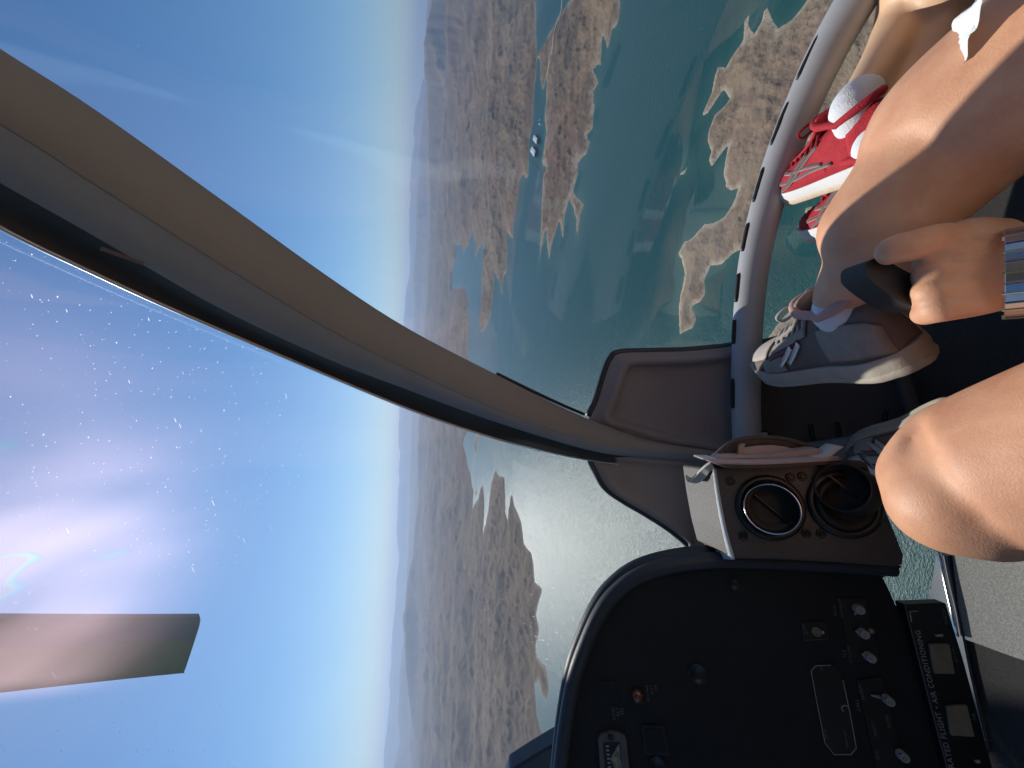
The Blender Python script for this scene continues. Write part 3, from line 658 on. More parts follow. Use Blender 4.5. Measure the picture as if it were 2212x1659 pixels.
tray = [(1600, 750), (1640, 742), (1760, 715), (1838, 692), (1900, 690), (1960, 800), (1985, 930), (1900, 985), (1780, 1010), (1640, 1010), (1600, 960), (1600, 850)]
o, ol = patch('nose_tray', tray, [(1, 0), (.94, -.008), (.9, .004), (.86, .02), (.5, .024), (.2, .024)], M['tray'], heli, center=(1780, 870))
bm = bmesh.new(); tube(bm, [PE(u, v, .955) for u, v, _ in ol[:26]], .009, 10); obj('gasket', bm, M['gasket'], o)
for q in ([(1751, 917), (1754, 935), (1760, 953), (1768, 958)], [(1806, 912), (1811, 925), (1812, 945)], [(1917, 888), (1912, 897), (1914, 915), (1926, 925)], [(1640, 940), (1652, 934), (1662, 940)]):
    bm = bmesh.new(); tube(bm, catmull([PE(u, v, .955) for u, v in q], 5), .0045, 8); obj('wiring_loop', bm, M['slot'], o)
bm = bmesh.new(); box(bm, PE(1648, 938, .93), CX * .008, CY * .004, CZ * .003); obj('clip', bm, M['edge'], o, smooth=False)
# grey ledge along the tray foot
bm = bmesh.new(); L1 = [(1610, 975), (1700, 965), (1800, 952), (1900, 935), (1985, 922)]; L2 = [(1610, 1020), (1720, 1020), (1850, 1015), (1930, 1000), (2000, 985)]
a = catmull([PE(u, v, .93) for u, v in L1], 4); b = catmull([PE(u, v, .90) for u, v in L2], 4); prism(bm, a + b[::-1], Fw * .03)
obj('ledge', bm, M['sill'], heli)
# fat ridge beside tray
bm = bmesh.new(); tube(bm, catmull([PE(1945, 800, .93), PE(1960, 850, .93), PE(1985, 925, .92)], 6), .012, 10); obj('rib', bm, M['tray'], heli)

# demist duct with slots
dl = [(2010, -260), (1935, -130), (1850, 0), (1788, 110), (1737, 220), (1693, 330), (1658, 440), (1632, 550), (1619, 650), (1613, 750), (1611, 850), (1613, 960)]
dk = [.90] * 12; dc = catmull([PE(u, v, .905) for u, v in dl], 8)
bm = bmesh.new(); n_ = len(dc); tube(bm, dc, [.034 - .006 * i / n_ for i in range(n_)], 24); duct = obj('demist_duct', bm, M['duct'], heli)
duct['label'] = 'curved grey demist duct with black slots'
slots = [((1783, 72), (1733, 175)), ((1718, 228), (1681, 315)), ((1665, 360), (1641, 438)), ((1630, 482), (1612, 545)), ((1606, 590), (1597, 652)), ((1594, 690), (1590, 742)), ((1592, 820), (1592, 880))]
for a, b in slots:
    pts = []
    for i in range(9):
        s = i / 8; u = a[0] + (b[0] - a[0]) * s; v = a[1] + (b[1] - a[1]) * s
        q = ray(u, v); best = min(dc, key=lambda p: (q * (p.dot(q) / q.length_squared) - p).length)
        cl = q * (best.dot(q) / q.length_squared); dirn = (cl - best); dirn -= 0 * dirn
        rad = .0305; tt = (dirn.normalized() * 1.0 - q.normalized() * .62).normalized(); pts.append(best + tt * rad)
    # smooth
    ps = [pts[0]] + [(pts[i - 1] + pts[i] * 2 + pts[i + 1]) / 4 for i in range(1, 8)] + [pts[-1]]
    bm = bmesh.new(); tube(bm, [ps[0].lerp(ps[-1], i / 8) * .4 + ps[i] * .6 for i in range(9)], [.0032] + [.0048] * 7 + [.0032], 10); obj('slot', bm, M['slot'], duct)

# instrument panel
PN = Vector((.10, -.43, .24)).normalized(); PL = Plane((-.3, .62, -.30), PN)
def X2(p, off=0): return PL.at(p[0], p[1], off)
pan = [(1955, 1224), (1890, 1226), (1760, 1214), (1650, 1210), (1540, 1210), (1440, 1222), (1372, 1246), (1322, 1287), (1292, 1330), (1266, 1388), (1243, 1455), (1226, 1540), (1211, 1659), (1195, 1850), (1190, 2100), (2500, 2100), (2300, 1850), (2130, 1659), (2060, 1500), (2000, 1390), (1936, 1306), (1925, 1280), (1910, 1250), (1893, 1236)]
bm = bmesh.new(); inner = [X2(p, 0) for p in pan]; prism(bm, inner, -PN * .09)
ip = bevel(obj('instrument_panel', bm, M['panel'], heli, smooth=False), .004, 2)
ip['label'] = 'big black instrument panel with rounded shoulder'
# rounded hood rim over the shoulder: outer lip behind the face, inner lip in front
rim = [(1930, 1226), (1800, 1218), (1660, 1212), (1540, 1211), (1440, 1224), (1372, 1248), (1322, 1289), (1292, 1332), (1266, 1390), (1243, 1456), (1226, 1540), (1211, 1659), (1195, 1850), (1190, 2100)]
rc = catmull([X2(p, .004) for p in rim], 8)
bm = bmesh.new(); tube(bm, rc, .0125, 14); obj('glareshield_rim', bm, M['hood'], ip)
cen = X2((1700, 1600)); rc2 = [p + (p - cen).normalized() * .006 - PN * .03 for p in rc]
bm = bmesh.new(); tube(bm, rc2, .013, 14); obj('glareshield_lip', bm, M['hood'], ip)
PU = (X2((1600, 1500)) - X2((1700, 1500))).normalized(); PR = PU.cross(PN).normalized() * 1.0
if PR.x < 0: PR = -PR
PU = PN.cross(PR).normalized()
if PU.z < 0: PU = -PU
def rrect(c, w, h, r=.2, n=4):
    pts = []; rr_ = min(w, h) * r
    for sx_, sy_, a0 in ((1, 1, 0), (-1, 1, 90), (-1, -1, 180), (1, -1, 270)):
        for k in range(n + 1):
            a = R(a0 + 90 * k / n); pts.append(c + PR * (sx_ * (w - rr_) + rr_ * math.cos(a)) + PU * (sy_ * (h - rr_) + rr_ * math.sin(a)))
    return pts
def pxs(c): d = X2(c).dot(Fw); return d / F_PX          # metres per pixel there
def text_on(s, p0, p1, size_px, m, parent, off=.0016, align='RIGHT', name='lettering', at=None):
    A_, B_ = X2(p0, off), X2(p1, off); xd = (B_ - A_).normalized(); yd = PN.cross(xd).normalized()
    cu = bpy.data.curves.new(name, 'FONT'); cu.body = s; cu.align_x = align; cu.size = size_px * pxs(p1) * 1.35; cu.extrude = .0002; cu.resolution_u = 2; cu.space_character = 1.08
    tmp = bpy.data.objects.new('tmp', cu); COL.objects.link(tmp); bpy.context.view_layer.update()
    me = bpy.data.meshes.new_from_object(tmp.evaluated_get(bpy.context.evaluated_depsgraph_get())); bpy.data.objects.remove(tmp)
    o = obj(name, me, m, parent, smooth=False); o.data.materials.clear(); o.data.materials.append(m)
    o.matrix_world = Matrix.Translation(B_ if align == 'RIGHT' else A_) @ Matrix((xd, yd, PN)).transposed().to_4x4(); return o
def recess(p, w_px, h_px, r=.2, m='black', name='square_button', parent=None, frame=True):
    c = X2(p, 0); k = pxs(p); w = w_px * k / 2; h = h_px * k / 2
    bm = bmesh.new(); prism(bm, rrect(c + PN * .0025, w, h, r), -PN * .004); o = bevel(obj(name, bm, M['slot'], parent or ip, smooth=False), .0006, 2)
    if frame:
        bm = bmesh.new(); prism(bm, rrect(c + PN * .0032, w * .8, h * .8, r), -PN * .003); obj('button_face', bm, M[m], o, smooth=False)
    return o
recess((1312, 1494), 41, 36, m='panel'); recess((1414, 1597), 54, 49, m='panel')
# amber warning lamp
k = pxs((1377, 1502)); bm = bmesh.new(); disc_lathe(bm, X2((1377, 1502)), PN, [(15 * k, 0), (15 * k, .004), (12.5 * k, .005), (12 * k, .002)], 28); l_ = obj('lamp_bezel', bm, M['screw'], ip)
bm = bmesh.new(); disc_lathe(bm, X2((1377, 1502)), PN, [(12 * k, .002), (11 * k, .005), (7 * k, .0075), (0, .0085)], 20); obj('amber_lens', bm, M['amber'], l_)
for i, s in enumerate(('EXT PWR', 'BATT', 'ON')): text_on(s, (1402 + i * 9, 1500), (1400 + i * 9, 1480), 5, M['dim_print'], ip)
for i, s in enumerate(('LOW', 'ALT', 'SEL')): text_on(s, (1330 + i * 9, 1560), (1328 + i * 9, 1528), 7, M['dim_print'], ip)
# round blanks
for p, rpx in (((1508, 1455), 20), ((1585, 1262), 12), ((1423, 1700), 30), ((1580, 1725), 45), ((1420, 1650), 16)):
    k = pxs(p); bm = bmesh.new(); disc_lathe(bm, X2(p), PN, [(rpx * k, 0), (rpx * k, .002), (rpx * k * .85, .0028), (rpx * k * .8, .0015), (0, .0015)], 32); obj('round_blank', bm, M['black'], ip)
# strip gauge in a mauve frame
fr = [(1291, 1595), (1298, 1586), (1318, 1580), (1335, 1583), (1350, 1590), (1354, 1600), (1372, 1800), (1306, 1800)]
bm = bmesh.new(); prism(bm, [X2(p, .006) for p in fr], -PN * .006); ga = bevel(obj('strip_gauge', bm, M['mauve'], ip, smooth=False), .001, 2)
bm = bmesh.new(); prism(bm, [X2(p, .0065) for p in ((1302, 1604), (1339, 1603), (1356, 1790), (1318, 1790))], -PN * .001); obj('gauge_window', bm, M['slot'], ga, smooth=False)
bm = bmesh.new(); prism(bm, [X2(p, .0072) for p in ((1337, 1607), (1318, 1640), (1331, 1650), (1340, 1690), (1347, 1690))], -PN * .0006); obj('gauge_scale', bm, M['scale'], ga, smooth=False)
for i in range(8): 
    y = 1612 + i * 9; bm = bmesh.new(); c = X2((1312 + i * .9, y), .0074); box(bm, c, PU * .0022, PR * .0011, PN * .0002); obj('scale_mark', bm, M['white_print'], ga, smooth=False)
k = pxs((1319, 1594)); bm = bmesh.new(); disc_lathe(bm, X2((1319, 1592), .006), PN, [(6 * k, 0), (6 * k, .0015), (4 * k, .002), (0, .0015)], 18); obj('screw', bm, M['slot'], ga)
# placard with a thin pale outline
ol = [(1762, 1438), (1752, 1450), (1765, 1520), (1782, 1605), (1802, 1630), (1838, 1630), (1850, 1616), (1836, 1540), (1821, 1470)]
bm = bmesh.new(); prism(bm, [X2(p, .0015) for p in ol + [(1805, 1438)]], -PN * .003); pl_ = obj('radio_placard', bm, M['black'], ip, smooth=False)
bm = bmesh.new(); tube(bm, [X2(p, .002) for p in [(1795, 1437)] + ol], .0006, 6); obj('outline', bm, M['white_print'], pl_)
for s, a in (('IDENT', (1790, 1600)), ('RADIO ALT', (1832, 1600)), ('OFF', (1782, 1460))): text_on(s, (a[0], a[1] + 10), (a[0] - 6, a[1] - 24), 4.5, M['dim_print'], pl_)
bm = bmesh.new(); tube(bm, catmull([X2(p, .002) for p in ((1822, 1537), (1818, 1530), (1823, 1524), (1832, 1526))], 4), .0007, 6); obj('dial_mark', bm, M['white_print'], pl_)
# audio control row: black plates, pale knobs with pointers
bm = bmesh.new(); prism(bm, [X2(p, .002) for p in ((1808, 1292), (1868, 1295), (1900, 1425), (1840, 1432))], -PN * .004); au = obj('audio_plate', bm, M['black'], ip, smooth=False)
bm = bmesh.new(); prism(bm, [X2(p, .002) for p in ((1850, 1470), (1905, 1462), (1955, 1660), (1895, 1668))], -PN * .004); au2 = obj('audio_plate', bm, M['black'], ip, smooth=False)
def knob(p, tip, par):
    k = pxs(p); bm = bmesh.new(); disc_lathe(bm, X2(p, .002), PN, [(9.5 * k, 0), (9.0 * k, .008), (8 * k, .010), (4.5 * k, .010), (4 * k, .0085), (0, .0085)], 26)
    o = obj('knob', bm, M['knob'], par); a, b = X2(p, .006), X2(tip, .005); bm = bmesh.new(); tube(bm, [a.lerp(b, .4), b], [.0022, .0012], 8); obj('pointer', bm, M['knob'], o)
    bm = bmesh.new(); box(bm, X2(p, .0107), PU * 2.5 * k, PR * 1 * k, PN * .0002); obj('slot_mark', bm, M['black'], o, smooth=False)
knob((1851, 1314), (1847, 1328), au); knob((1861, 1366), (1848, 1363), au); knob((1875, 1417), (1861, 1413), au)
knob((1914, 1509), (1882, 1502), au2); knob((1945, 1628), (1941, 1638), au2)
for s, a, b in (('VOX', (1808, 1325), (1806, 1308)), ('SQUELCH', (1822, 1338), (1815, 1292)), ('ICS', (1829, 1420), (1827, 1404)), ('VOLUME', (1842, 1438), (1835, 1395)), ('VOX', (1868, 1320), (1865, 1304)), ('CALL', (1858, 1530), (1854, 1510)), ('RADIO', (1895, 1590), (1888, 1560)), ('ISOL', (1900, 1640), (1896, 1618)), ('PUSH', (1925, 1570), (1918, 1545)), ('NORM', (1866, 1500), (1860, 1478))):
    text_on(s, a, b, 6 if len(s) > 4 else 7, M['dim_print'], ip, off=.0026)
k = pxs((1880, 1364)); bm = bmesh.new(); disc_lathe(bm, X2((1881, 1362), .002), PN, [(5 * k, 0), (5 * k, .003), (0, .004)], 16); obj('lamp', bm, M['cream'], au)
# key switch plate
bm = bmesh.new(); prism(bm, [X2(p, .0022) for p in ((1730, 1344), (1783, 1343), (1792, 1381), (1737, 1384))], -PN * .004); ks = obj('switch_plate', bm, M['black'], ip, smooth=False)
bm = bmesh.new(); tube(bm, [X2(p, .0026) for p in ((1732, 1346), (1737, 1383), (1790, 1381))], .0005, 6); obj('outline', bm, M['dim_print'], ks)
k = pxs((1763, 1364)); bm = bmesh.new(); disc_lathe(bm, X2((1763, 1364), .002), PN, [(9 * k, 0), (9 * k, .003), (6.5 * k, .004), (6 * k, .002), (3 * k, .002), (2.5 * k, .009), (0, .010)], 22); obj('toggle_switch', bm, M['cream'], ks)
text_on('BATT', (1747, 1380), (1741, 1350), 5, M['dim_print'], ks, off=.003)
bm = bmesh.new(); box(bm, X2((1778, 1366), .003), PU * .001, PR * .0018, PN * .0005); obj('indicator', bm, M['paperw'], ks, smooth=False)
# air-conditioning strip
ac = [(1953, 1306), (2044, 1303), (2080, 1420), (2118, 1560), (2150, 1680), (2220, 1900), (2110, 1900), (2052, 1680), (1992, 1451)]
bm = bmesh.new(); prism(bm, [X2(p, .014) for p in ac], -PN * .02); acp = bevel(obj('air_conditioning_panel', bm, M['black'], heli, smooth=False), .0015, 2)
acp['label'] = 'black strip panel lettered INTEGRATED FLIGHT • AIR CONDITIONING'
bm = bmesh.new(); tube(bm, [X2(p, .0145) for p in ((1955, 1308), (1991, 1451), (2049, 1672))], .0006, 6); obj('outline', bm, M['dim_print'], acp)
text_on('INTEGRATED FLIGHT \u2022 AIR CONDITIONING', (2060, 1652), (1987, 1361), 10.0, M['white_print'], acp, off=.0148)
bm = bmesh.new(); tube(bm, [X2(p, .0148) for p in ((1983, 1320), (1965, 1321), (1969, 1344))], .0009, 6); obj('corner_mark', bm, M['white_print'], acp)
def button(q, m, nm='push_button', hgt=.005):
    bm = bmesh.new(); prism(bm, [X2(p, .014 + hgt) for p in q], -PN * hgt); o = bevel(obj(nm, bm, M[m], acp, smooth=False), .0012, 3); return o
button(((2009, 1392), (2052, 1392), (2064, 1457), (2020, 1456)), 'cream'); button(((2047, 1527), (2090, 1524), (2107, 1593), (2056, 1590)), 'cream')
button(((2020, 1371), (2038, 1370), (2039, 1376), (2022, 1376)), 'knob', 'indicator', .002)
button(((2105, 1643), (2118, 1642), (2120, 1650), (2110, 1650)), 'knob', 'indicator', .002)
text_on('MASTER', (2048, 1347), (2040, 1314), 6, M['dim_print'], acp, off=.0148); text_on('AFT FAN', (2070, 1432), (2060, 1396), 5.5, M['dim_print'], acp, off=.0148)
text_on('AIR', (2112, 1570), (2106, 1540), 7, M['dim_print'], acp, off=.0148)
# centre vent console: face, top painted as lit, vents
CN = PN; CL = Plane(X2((1700, 1100), .055), CN)
def Cc(p, off=0): return CL.at(p[0], p[1], off)
face = [(1544, 1013), (1600, 1004), (1740, 998), (1862, 995), (1876, 1002), (1895, 1050), (1925, 1125), (1955, 1199), (1953, 1222), (1935, 1225), (1800, 1216), (1680, 1210), (1585, 1208), (1568, 1147), (1554, 1078)]
fp = [Cc(p) for p in face]
bm = bmesh.new(); prism(bm, fp, Vector((-.015, .10, -.02))); con = bevel(obj('vent_console', bm, M['console'], heli, smooth=False), .004, 3)
con['label'] = 'dark console box carrying two round air vents'
bm = bmesh.new(); fl = catmull([Cc(p, .0005) for p in ((1544, 1012), (1554, 1078), (1568, 1147), (1585, 1209))], 8)
bl = catmull([P(u, v, d) for u, v, d in ((1509, 1043, .84), (1511, 1075, .83), (1514, 1110, .82), (1520, 1150, .81), (1528, 1199, .80))], 6)
nn = len(fl); bl = [bl[min(int(i * (len(bl) - 1) / (nn - 1)), len(bl) - 1)] for i in range(nn)]
grid = []
for a, b in zip(fl, bl):
    row = []
    for j in range(9):
        s = j / 8; p = a.lerp(b, s) + Vector((0, 0, 1)) * .012 * math.sin(math.pi * min(s * 1.0, 1)); row.append(bm.verts.new(p))
    grid.append(row)
for r0, r1 in zip(grid, grid[1:]):
    for j in range(8): bm.faces.new((r0[j], r0[j + 1], r1[j + 1], r1[j]))
cv = solid(obj('lit_top_face', bm, M['consoletop'], con), .004, 0); cv['label'] = 'console top painted pale as if sunlit'
k = .0012; bm = bmesh.new(); cpt = Vector(grid[-3][6].co) if False else P(1531, 1188, .775); disc_lathe(bm, P(1531, 1187, .765), (0.0, -.3, .9), [(.006, 0), (.006, .001), (.0045, .003), (0, .0025)], 16); obj('screw', bm, M['chrome'], con)
def cpx(c): return Cc(c).dot(Fw) / F_PX
def screw(p):
    k = cpx(p); bm = bmesh.new(); disc_lathe(bm, Cc(p), CN, [(9.5 * k, 0), (9.5 * k, .0012), (8 * k, .0025), (5.5 * k, .0025), (5 * k, .001), (0, .001)], 20); o = obj('screw', bm, M['screw'], con)
    bm = bmesh.new()
    for a in (0, 60, 120):
        d1 = PR * math.cos(R(a)) + PU * math.sin(R(a)); d2 = CN.cross(d1); box(bm, Cc(p) + CN * .0022, d1 * 4 * k, d2 * 1.1 * k, CN * .0006)
    obj('screw_slot', bm, M['screw'], o, smooth=False)
for p in ((1578, 1039), (1707, 1031), (1733, 1029), (1864, 1020), (1741, 1152), (1773, 1152), (1605, 1157)): screw(p)
def vent(p, r_out, r_in, axis, length, cen2, rim):
    k = cpx(p); v = bmesh.new(); disc_lathe(v, Cc(p), CN, [(r_out * k, 0), (r_out * k, .004), (r_out * .93 * k, .007), (r_out * .80 * k, .006), (r_out * .78 * k, .002)], 48)
    o = obj('air_vent', v, M['black'], con)
    ax = Vector(axis).normalized(); c = Cc(p); v = bmesh.new(); disc_lathe(v, c, CN, [(r_out * .80 * k, .002), (r_out * .76 * k, .008), (r_out * .66 * k, .009), (r_out * .55 * k, .0025), (r_out * .3 * k, .002), (0, .002)], 40); obj('vent_ball', v, M['slot'], o)
    q = Cc(cen2, length); v = bmesh.new(); ri = r_in * k
    disc_lathe(v, q, ax, [(ri * 1.02, -.035), (ri * 1.0, 0), (ri * .97, .0015), (ri * .93, 0), (ri * .88, -.026), (0, -.028)], 44); n_ = obj('nozzle', v, M['slot'], o)
    v = bmesh.new(); tube(v, [q + (ax.orthogonal().normalized() * math.cos(a) + ax.cross(ax.orthogonal().normalized()) * math.sin(a)) * ri * .985 + ax * .001 for a in [2 * math.pi * i / 48 for i in range(49)]], rim, 8, caps=False); obj('nozzle_rim', v, M['chrome'] if rim > .0006 else M['screw'], n_)
    v = bmesh.new(); box(v, q - ax * .020, (PR + PU * .8).normalized() * ri * .8, (PU - PR * .8).normalized() * .001, ax * .003); obj('vane', v, M['screw'], n_, smooth=False)
    return o
vent((1662, 1095), 67, 50, -Vector(P(1667, 1099, 1)), .024, (1667, 1099), .0010)
vent((1822, 1088), 70, 50, -Vector(P(1818, 1050, 1)) + Vector((.25, .4, .55)), .030, (1818, 1052), .0005)

# cabin floor, sill, seats, liner
fpoly = [(1812, 705), (1835, 690), (1930, 560), (2060, 420), (2212, 250), (2600, 60), (3600, 60), (3600, 2300), (2400, 2300), (2010, 1500), (2011, 1302), (2028, 1207), (2040, 1130), (1975, 1088), (1930, 1010), (1850, 960), (1812, 850)]
FP = Plane((0, 0, FLOOR), (0, 0, 1)); fpt = []
for p in fpoly:
    q = FP.at(*p); fpt.append(Vector((max(-1.02, min(1.02, q.x)), max(-1.2, min(.8, q.y)), FLOOR)))
bm = bmesh.new(); prism(bm, fpt, (0, 0, -.03)); fl_ = obj('cabin_floor', bm, M['carpet'], heli, smooth=False)
bm = bmesh.new(); prism(bm, [FP.at(u, v) + Vector((0, 0, .008)) for u, v in ((2029, 1200), (2052, 1200), (2070, 1300), (2100, 1450), (2140, 1620), (2085, 1620), (2040, 1400), (2012, 1304))], (0, 0, -.01)); sl_ = obj('sill_strip', bm, M['sill'], heli, smooth=False)
bm = bmesh.new(); tube(bm, [FP.at(u, v) + Vector((0, 0, .014)) for u, v in ((2040, 1190), (2052, 1250), (2068, 1318), (2078, 1372))], .0035, 8); obj('sill_highlight', bm, M['chrome'], heli)  # bright tube standing in for a thin highlight along the sill
bm = bmesh.new(); prism(bm, [FP.at(u, v) + Vector((0, 0, .006)) for u, v in ((2056, 1150), (2160, 1150), (2400, 1150), (2450, 1500), (2200, 1420), (2090, 1380), (2075, 1312))], (0, 0, -.005)); obj('sunlit_floor_patch', bm, M['carpet_lit'], heli, smooth=False)  # paler sheet over the dark carpet, painting in a sunlit patch
def cushion(x0, x1, y0, y1, z0, z1, nm):
    bm = bmesh.new(); box(bm, ((x0 + x1) / 2, (y0 + y1) / 2, (z0 + z1) / 2), ((x1 - x0) / 2, 0, 0), (0, (y1 - y0) / 2, 0), (0, 0, (z1 - z0) / 2)); o = bevel(obj(nm, bm, M['seat'], heli, smooth=False), .035, 4)
    return o
cushion(-.02, .50, -.42, .16, FLOOR, -.68, 'seat_cushion'); cushion(-.02, .50, -.62, -.46, -.9, -.02, 'seat_back')
cushion(.56, 1.0, -.42, .12, FLOOR, -.68, 'seat_cushion'); cushion(.56, 1.0, -.62, -.46, -.9, -.02, 'seat_back')
cushion(-.90, -.36, -.42, .10, FLOOR, -.68, 'seat_cushion'); cushion(-.90, -.36, -.62, -.46, -.9, -.02, 'seat_back')
bm = bmesh.new(); box(bm, (0, -.62, .535), (.95, 0, 0), (0, .80, 0), (0, 0, .02)); bevel(obj('cabin_roof', bm, M['liner'], heli, smooth=False), .02, 2)
bm = bmesh.new(); box(bm, (0, -1.42, -.22), (.95, 0, 0), (0, .02, 0), (0, 0, .75)); obj('rear_bulkhead', bm, M['liner'], heli, smooth=False)
for sx_ in (-1, 1):
    bm = bmesh.new(); box(bm, (sx_ * 1.1, -.7, -.72), (.02, 0, 0), (0, .72, 0), (0, 0, .27)); obj('door_panel', bm, M['liner'], heli, smooth=False)
    bm = bmesh.new(); tube(bm, [(sx_ * .98, .1, .5), (sx_ * 1.09, .05, .1), (sx_ * 1.1, 0, -.45)], .03, 12); obj('door_post', bm, M['liner'], heli)

bm = bmesh.new(); prism(bm, [P(u, v, .95) for u, v in ((1100, 1668), (1150, 1636), (1224, 1592), (1300, 1592), (1300, 1800), (1060, 1800))], Fw * .05); bevel(obj('side_frame', bm, M['gasket'], heli, smooth=False), .006, 3)
# rotor blade and hub
hub = Vector((.22, -.5, 1.62)); tip = P(412, 1388, 2.85); tip.z = 1.5; tip = ray(412, 1388) * (1.5 / ray(412, 1388).z)
e0 = (ray(-40, 1412) * (1.5 / ray(-40, 1412).z)); dr = (tip - e0).normalized(); root_p = tip - dr * 4.35; root_p.z = 1.5
ch = Vector((-dr.y, dr.x, 0)).normalized(); bladed = thing_parent = heli
bm = bmesh.new(); prof = [(-.5, 0), (-.44, .045), (-.3, .07), (0, .06), (.3, .03), (.5, 0), (.3, -.012), (0, -.03), (-.3, -.045), (-.44, -.035)]
C_ = .37
def sec(p, s=1.0):
    return [bm.verts.new(p - ch * (-x) * C_ * s + Vector((0, 0, z * C_ * s))) for x, z in prof]
bw = lambda i: .46 + .54 * (i / 12) ** 1.6
rows = [sec(root_p.lerp(tip, i / 12), bw(i)) for i in range(13)] + [sec(tip + dr * .03 + ch * .01, .96)]
for r0, r1 in zip(rows, rows[1:]):
    for i in range(10): bm.faces.new((r0[i], r0[(i + 1) % 10], r1[(i + 1) % 10], r1[i]))
bm.faces.new(rows[0]); bm.faces.new(rows[-1][::-1])
bl_ = obj('rotor_blade', bm, M['blade'], heli); sharp(bl_, 50); bl_['label'] = 'tan rotor blade overhead'
bm = bmesh.new(); pr2 = [(.505, 0.003), (.44, .050), (.30, .074), (.29, .065), (.43, .03), (.43, -.014), (.04, -.030), (.0, -.036), (.30, -.018), (.44, -.006)]
pr2 = [(-x, z) for x, z in ((-.505, 0), (-.44, .05), (-.3, .075), (-.28, .065), (-.42, .03), (-.42, -.02), (-.06, -.028), (-.05, -.036), (-.3, -.050), (-.44, -.040))]
rows = []
for i in range(13):
    p = root_p.lerp(tip, i / 12); k_ = C_ * bw(i); rows.append([bm.verts.new(p + ch * (-x) * k_ + Vector((0, 0, z * k_))) for x, z in pr2])
for r0, r1 in zip(rows, rows[1:]):
    for i in range(10): bm.faces.new((r0[i], r0[(i + 1) % 10], r1[(i + 1) % 10], r1[i]))
bm.faces.new(rows[0]); bm.faces.new(rows[-1][::-1]); obj('leading_edge_strip', bm, M['blade_edge'], bl_, smooth=False)
bm = bmesh.new(); disc_lathe(bm, root_p - Vector((0, 0, .95)), (0, 0, 1), [(0, 0), (.07, 0), (.06, .8), (.16, .86), (.2, .98), (.12, 1.06), (0, 1.08)], 24); obj('rotor_mast', bm, M['screw'], heli)

# document pouch with papers on the console
pouch = thing('document_pouch', 'dark canvas pouch stuffed with folded papers on the vent console', 'pouch', Cc((1670, 1000)))
def loc(o, par): o.matrix_parent_inverse = Matrix.Translation(-par.location); return o
def zp(p): return [(1453.8 + x * .1736, 905.2 + y * .1736) for x, y in p]      # zoomed strip coordinates
def ribbon(px, depth, wdir, w, m, name, par, n=6, thick=.0012):
    c = catmull([P(u, v, d) for (u, v), d in zip(px, depth)], n); bm = bmesh.new(); prev = None
    for p in c:
        row = [bm.verts.new(p + Vector(wdir) * w * (s - .5)) for s in (0, .5, 1)]
        if prev:
            for j in (0, 1): bm.faces.new((prev[j], prev[j + 1], row[j + 1], row[j]))
        prev = row
    o = obj(name, bm, m, par); solid(o, thick, 0); return loc(o, par)
dd = Cc((1670, 1000)).dot(Fw)
away = Fw
hoop = zp([(500, 520), (560, 430), (700, 310), (860, 245), (1060, 225), (1260, 232), (1450, 262), (1650, 320), (1790, 362)])
c = catmull([P(u, v, dd + .02) for u, v in hoop], 6); bm = bmesh.new(); tube(bm, c, .0035, 8); loc(obj('binding', bm, M['canvas'], pouch), pouch)
c1 = catmull([P(u, v + 2, dd + .02) for u, v in hoop], 6); c2 = catmull([P(u, v, dd + .03) for u, v in zp([(500, 600), (560, 590), (700, 580), (860, 575), (1060, 565), (1260, 550), (1450, 530), (1650, 510), (1850, 500)])], 6)
bm = bmesh.new(); prism(bm, c1 + c2[::-1], Fw * .012); loc(obj('pocket', bm, M['canvas'], pouch, smooth=False), pouch)
bm = bmesh.new(); prism(bm, [P(u, v, dd + .012) for u, v in zp([(880, 450), (890, 355), (1060, 335), (1240, 325), (1400, 345), (1600, 400), (1400, 440)])], Fw * .004); loc(obj('folded_map', bm, M['paper'], pouch, smooth=False), pouch)
bm = bmesh.new(); prism(bm, [P(u, v, dd + .006) for u, v in zp([(815, 440), (822, 345), (850, 315), (900, 310), (890, 340), (880, 440)])], Fw * .004); loc(obj('tab', bm, M['tan'], pouch, smooth=False), pouch)
bm = bmesh.new(); prism(bm, [P(u, v, dd + .000) for u, v in zp([(540, 490), (580, 455), (900, 450), (1200, 440), (1500, 405), (1750, 368), (1830, 370), (1855, 400), (1780, 440), (1500, 470), (1100, 485), (700, 490), (580, 500)])], Fw * .02); loc(obj('paper_stack', bm, M['paper'], pouch, smooth=False), pouch)
for i in range(5):
    o_ = 14 * i; px = zp([(400 + 40 * i, 505 + o_), (560, 500 + o_), (900, 505 + o_), (1300, 490 + o_), (1700, 465 + o_), (1900 + 30 * i, 440 + o_ + (i % 2) * 12)])
    ribbon(px, [dd - .003] * 6, away, .05, M['paper'] if i < 2 else M['canvas'], 'folded_sheet', pouch)
ribbon(zp([(1700, 470), (1850, 440), (1930, 380), (2010, 325)]), [dd - .005] * 4, away, .03, M['paperw'], 'card', pouch, thick=.0018)
bm = bmesh.new(); prism(bm, [P(u, v, dd - .004) for u, v in zp([(365, 505), (380, 490), (540, 492), (560, 520), (480, 525)])], Fw * .03); loc(obj('card', bm, M['paperw'], pouch, smooth=False), pouch)
for i in range(6):
    o_ = 26 * i; px = zp([(470 + 8 * i, 540 + o_ * .35), (400 + 10 * i, 585 + o_ * .4), (330 + 14 * i, 650 + o_ * .45), (250 + 16 * i, 735 + o_ * .25), (190 + 14 * i, 765 + 3 * i), (155 + 16 * i, 705 + 10 * i)])
    ribbon(px, [dd + .03, dd + .035, dd + .045, dd + .055, dd + .06, dd + .06], (Fw + Vector((0, 0, -.6))), .018, M['paperw'], 'curled_page', pouch, thick=.0011)

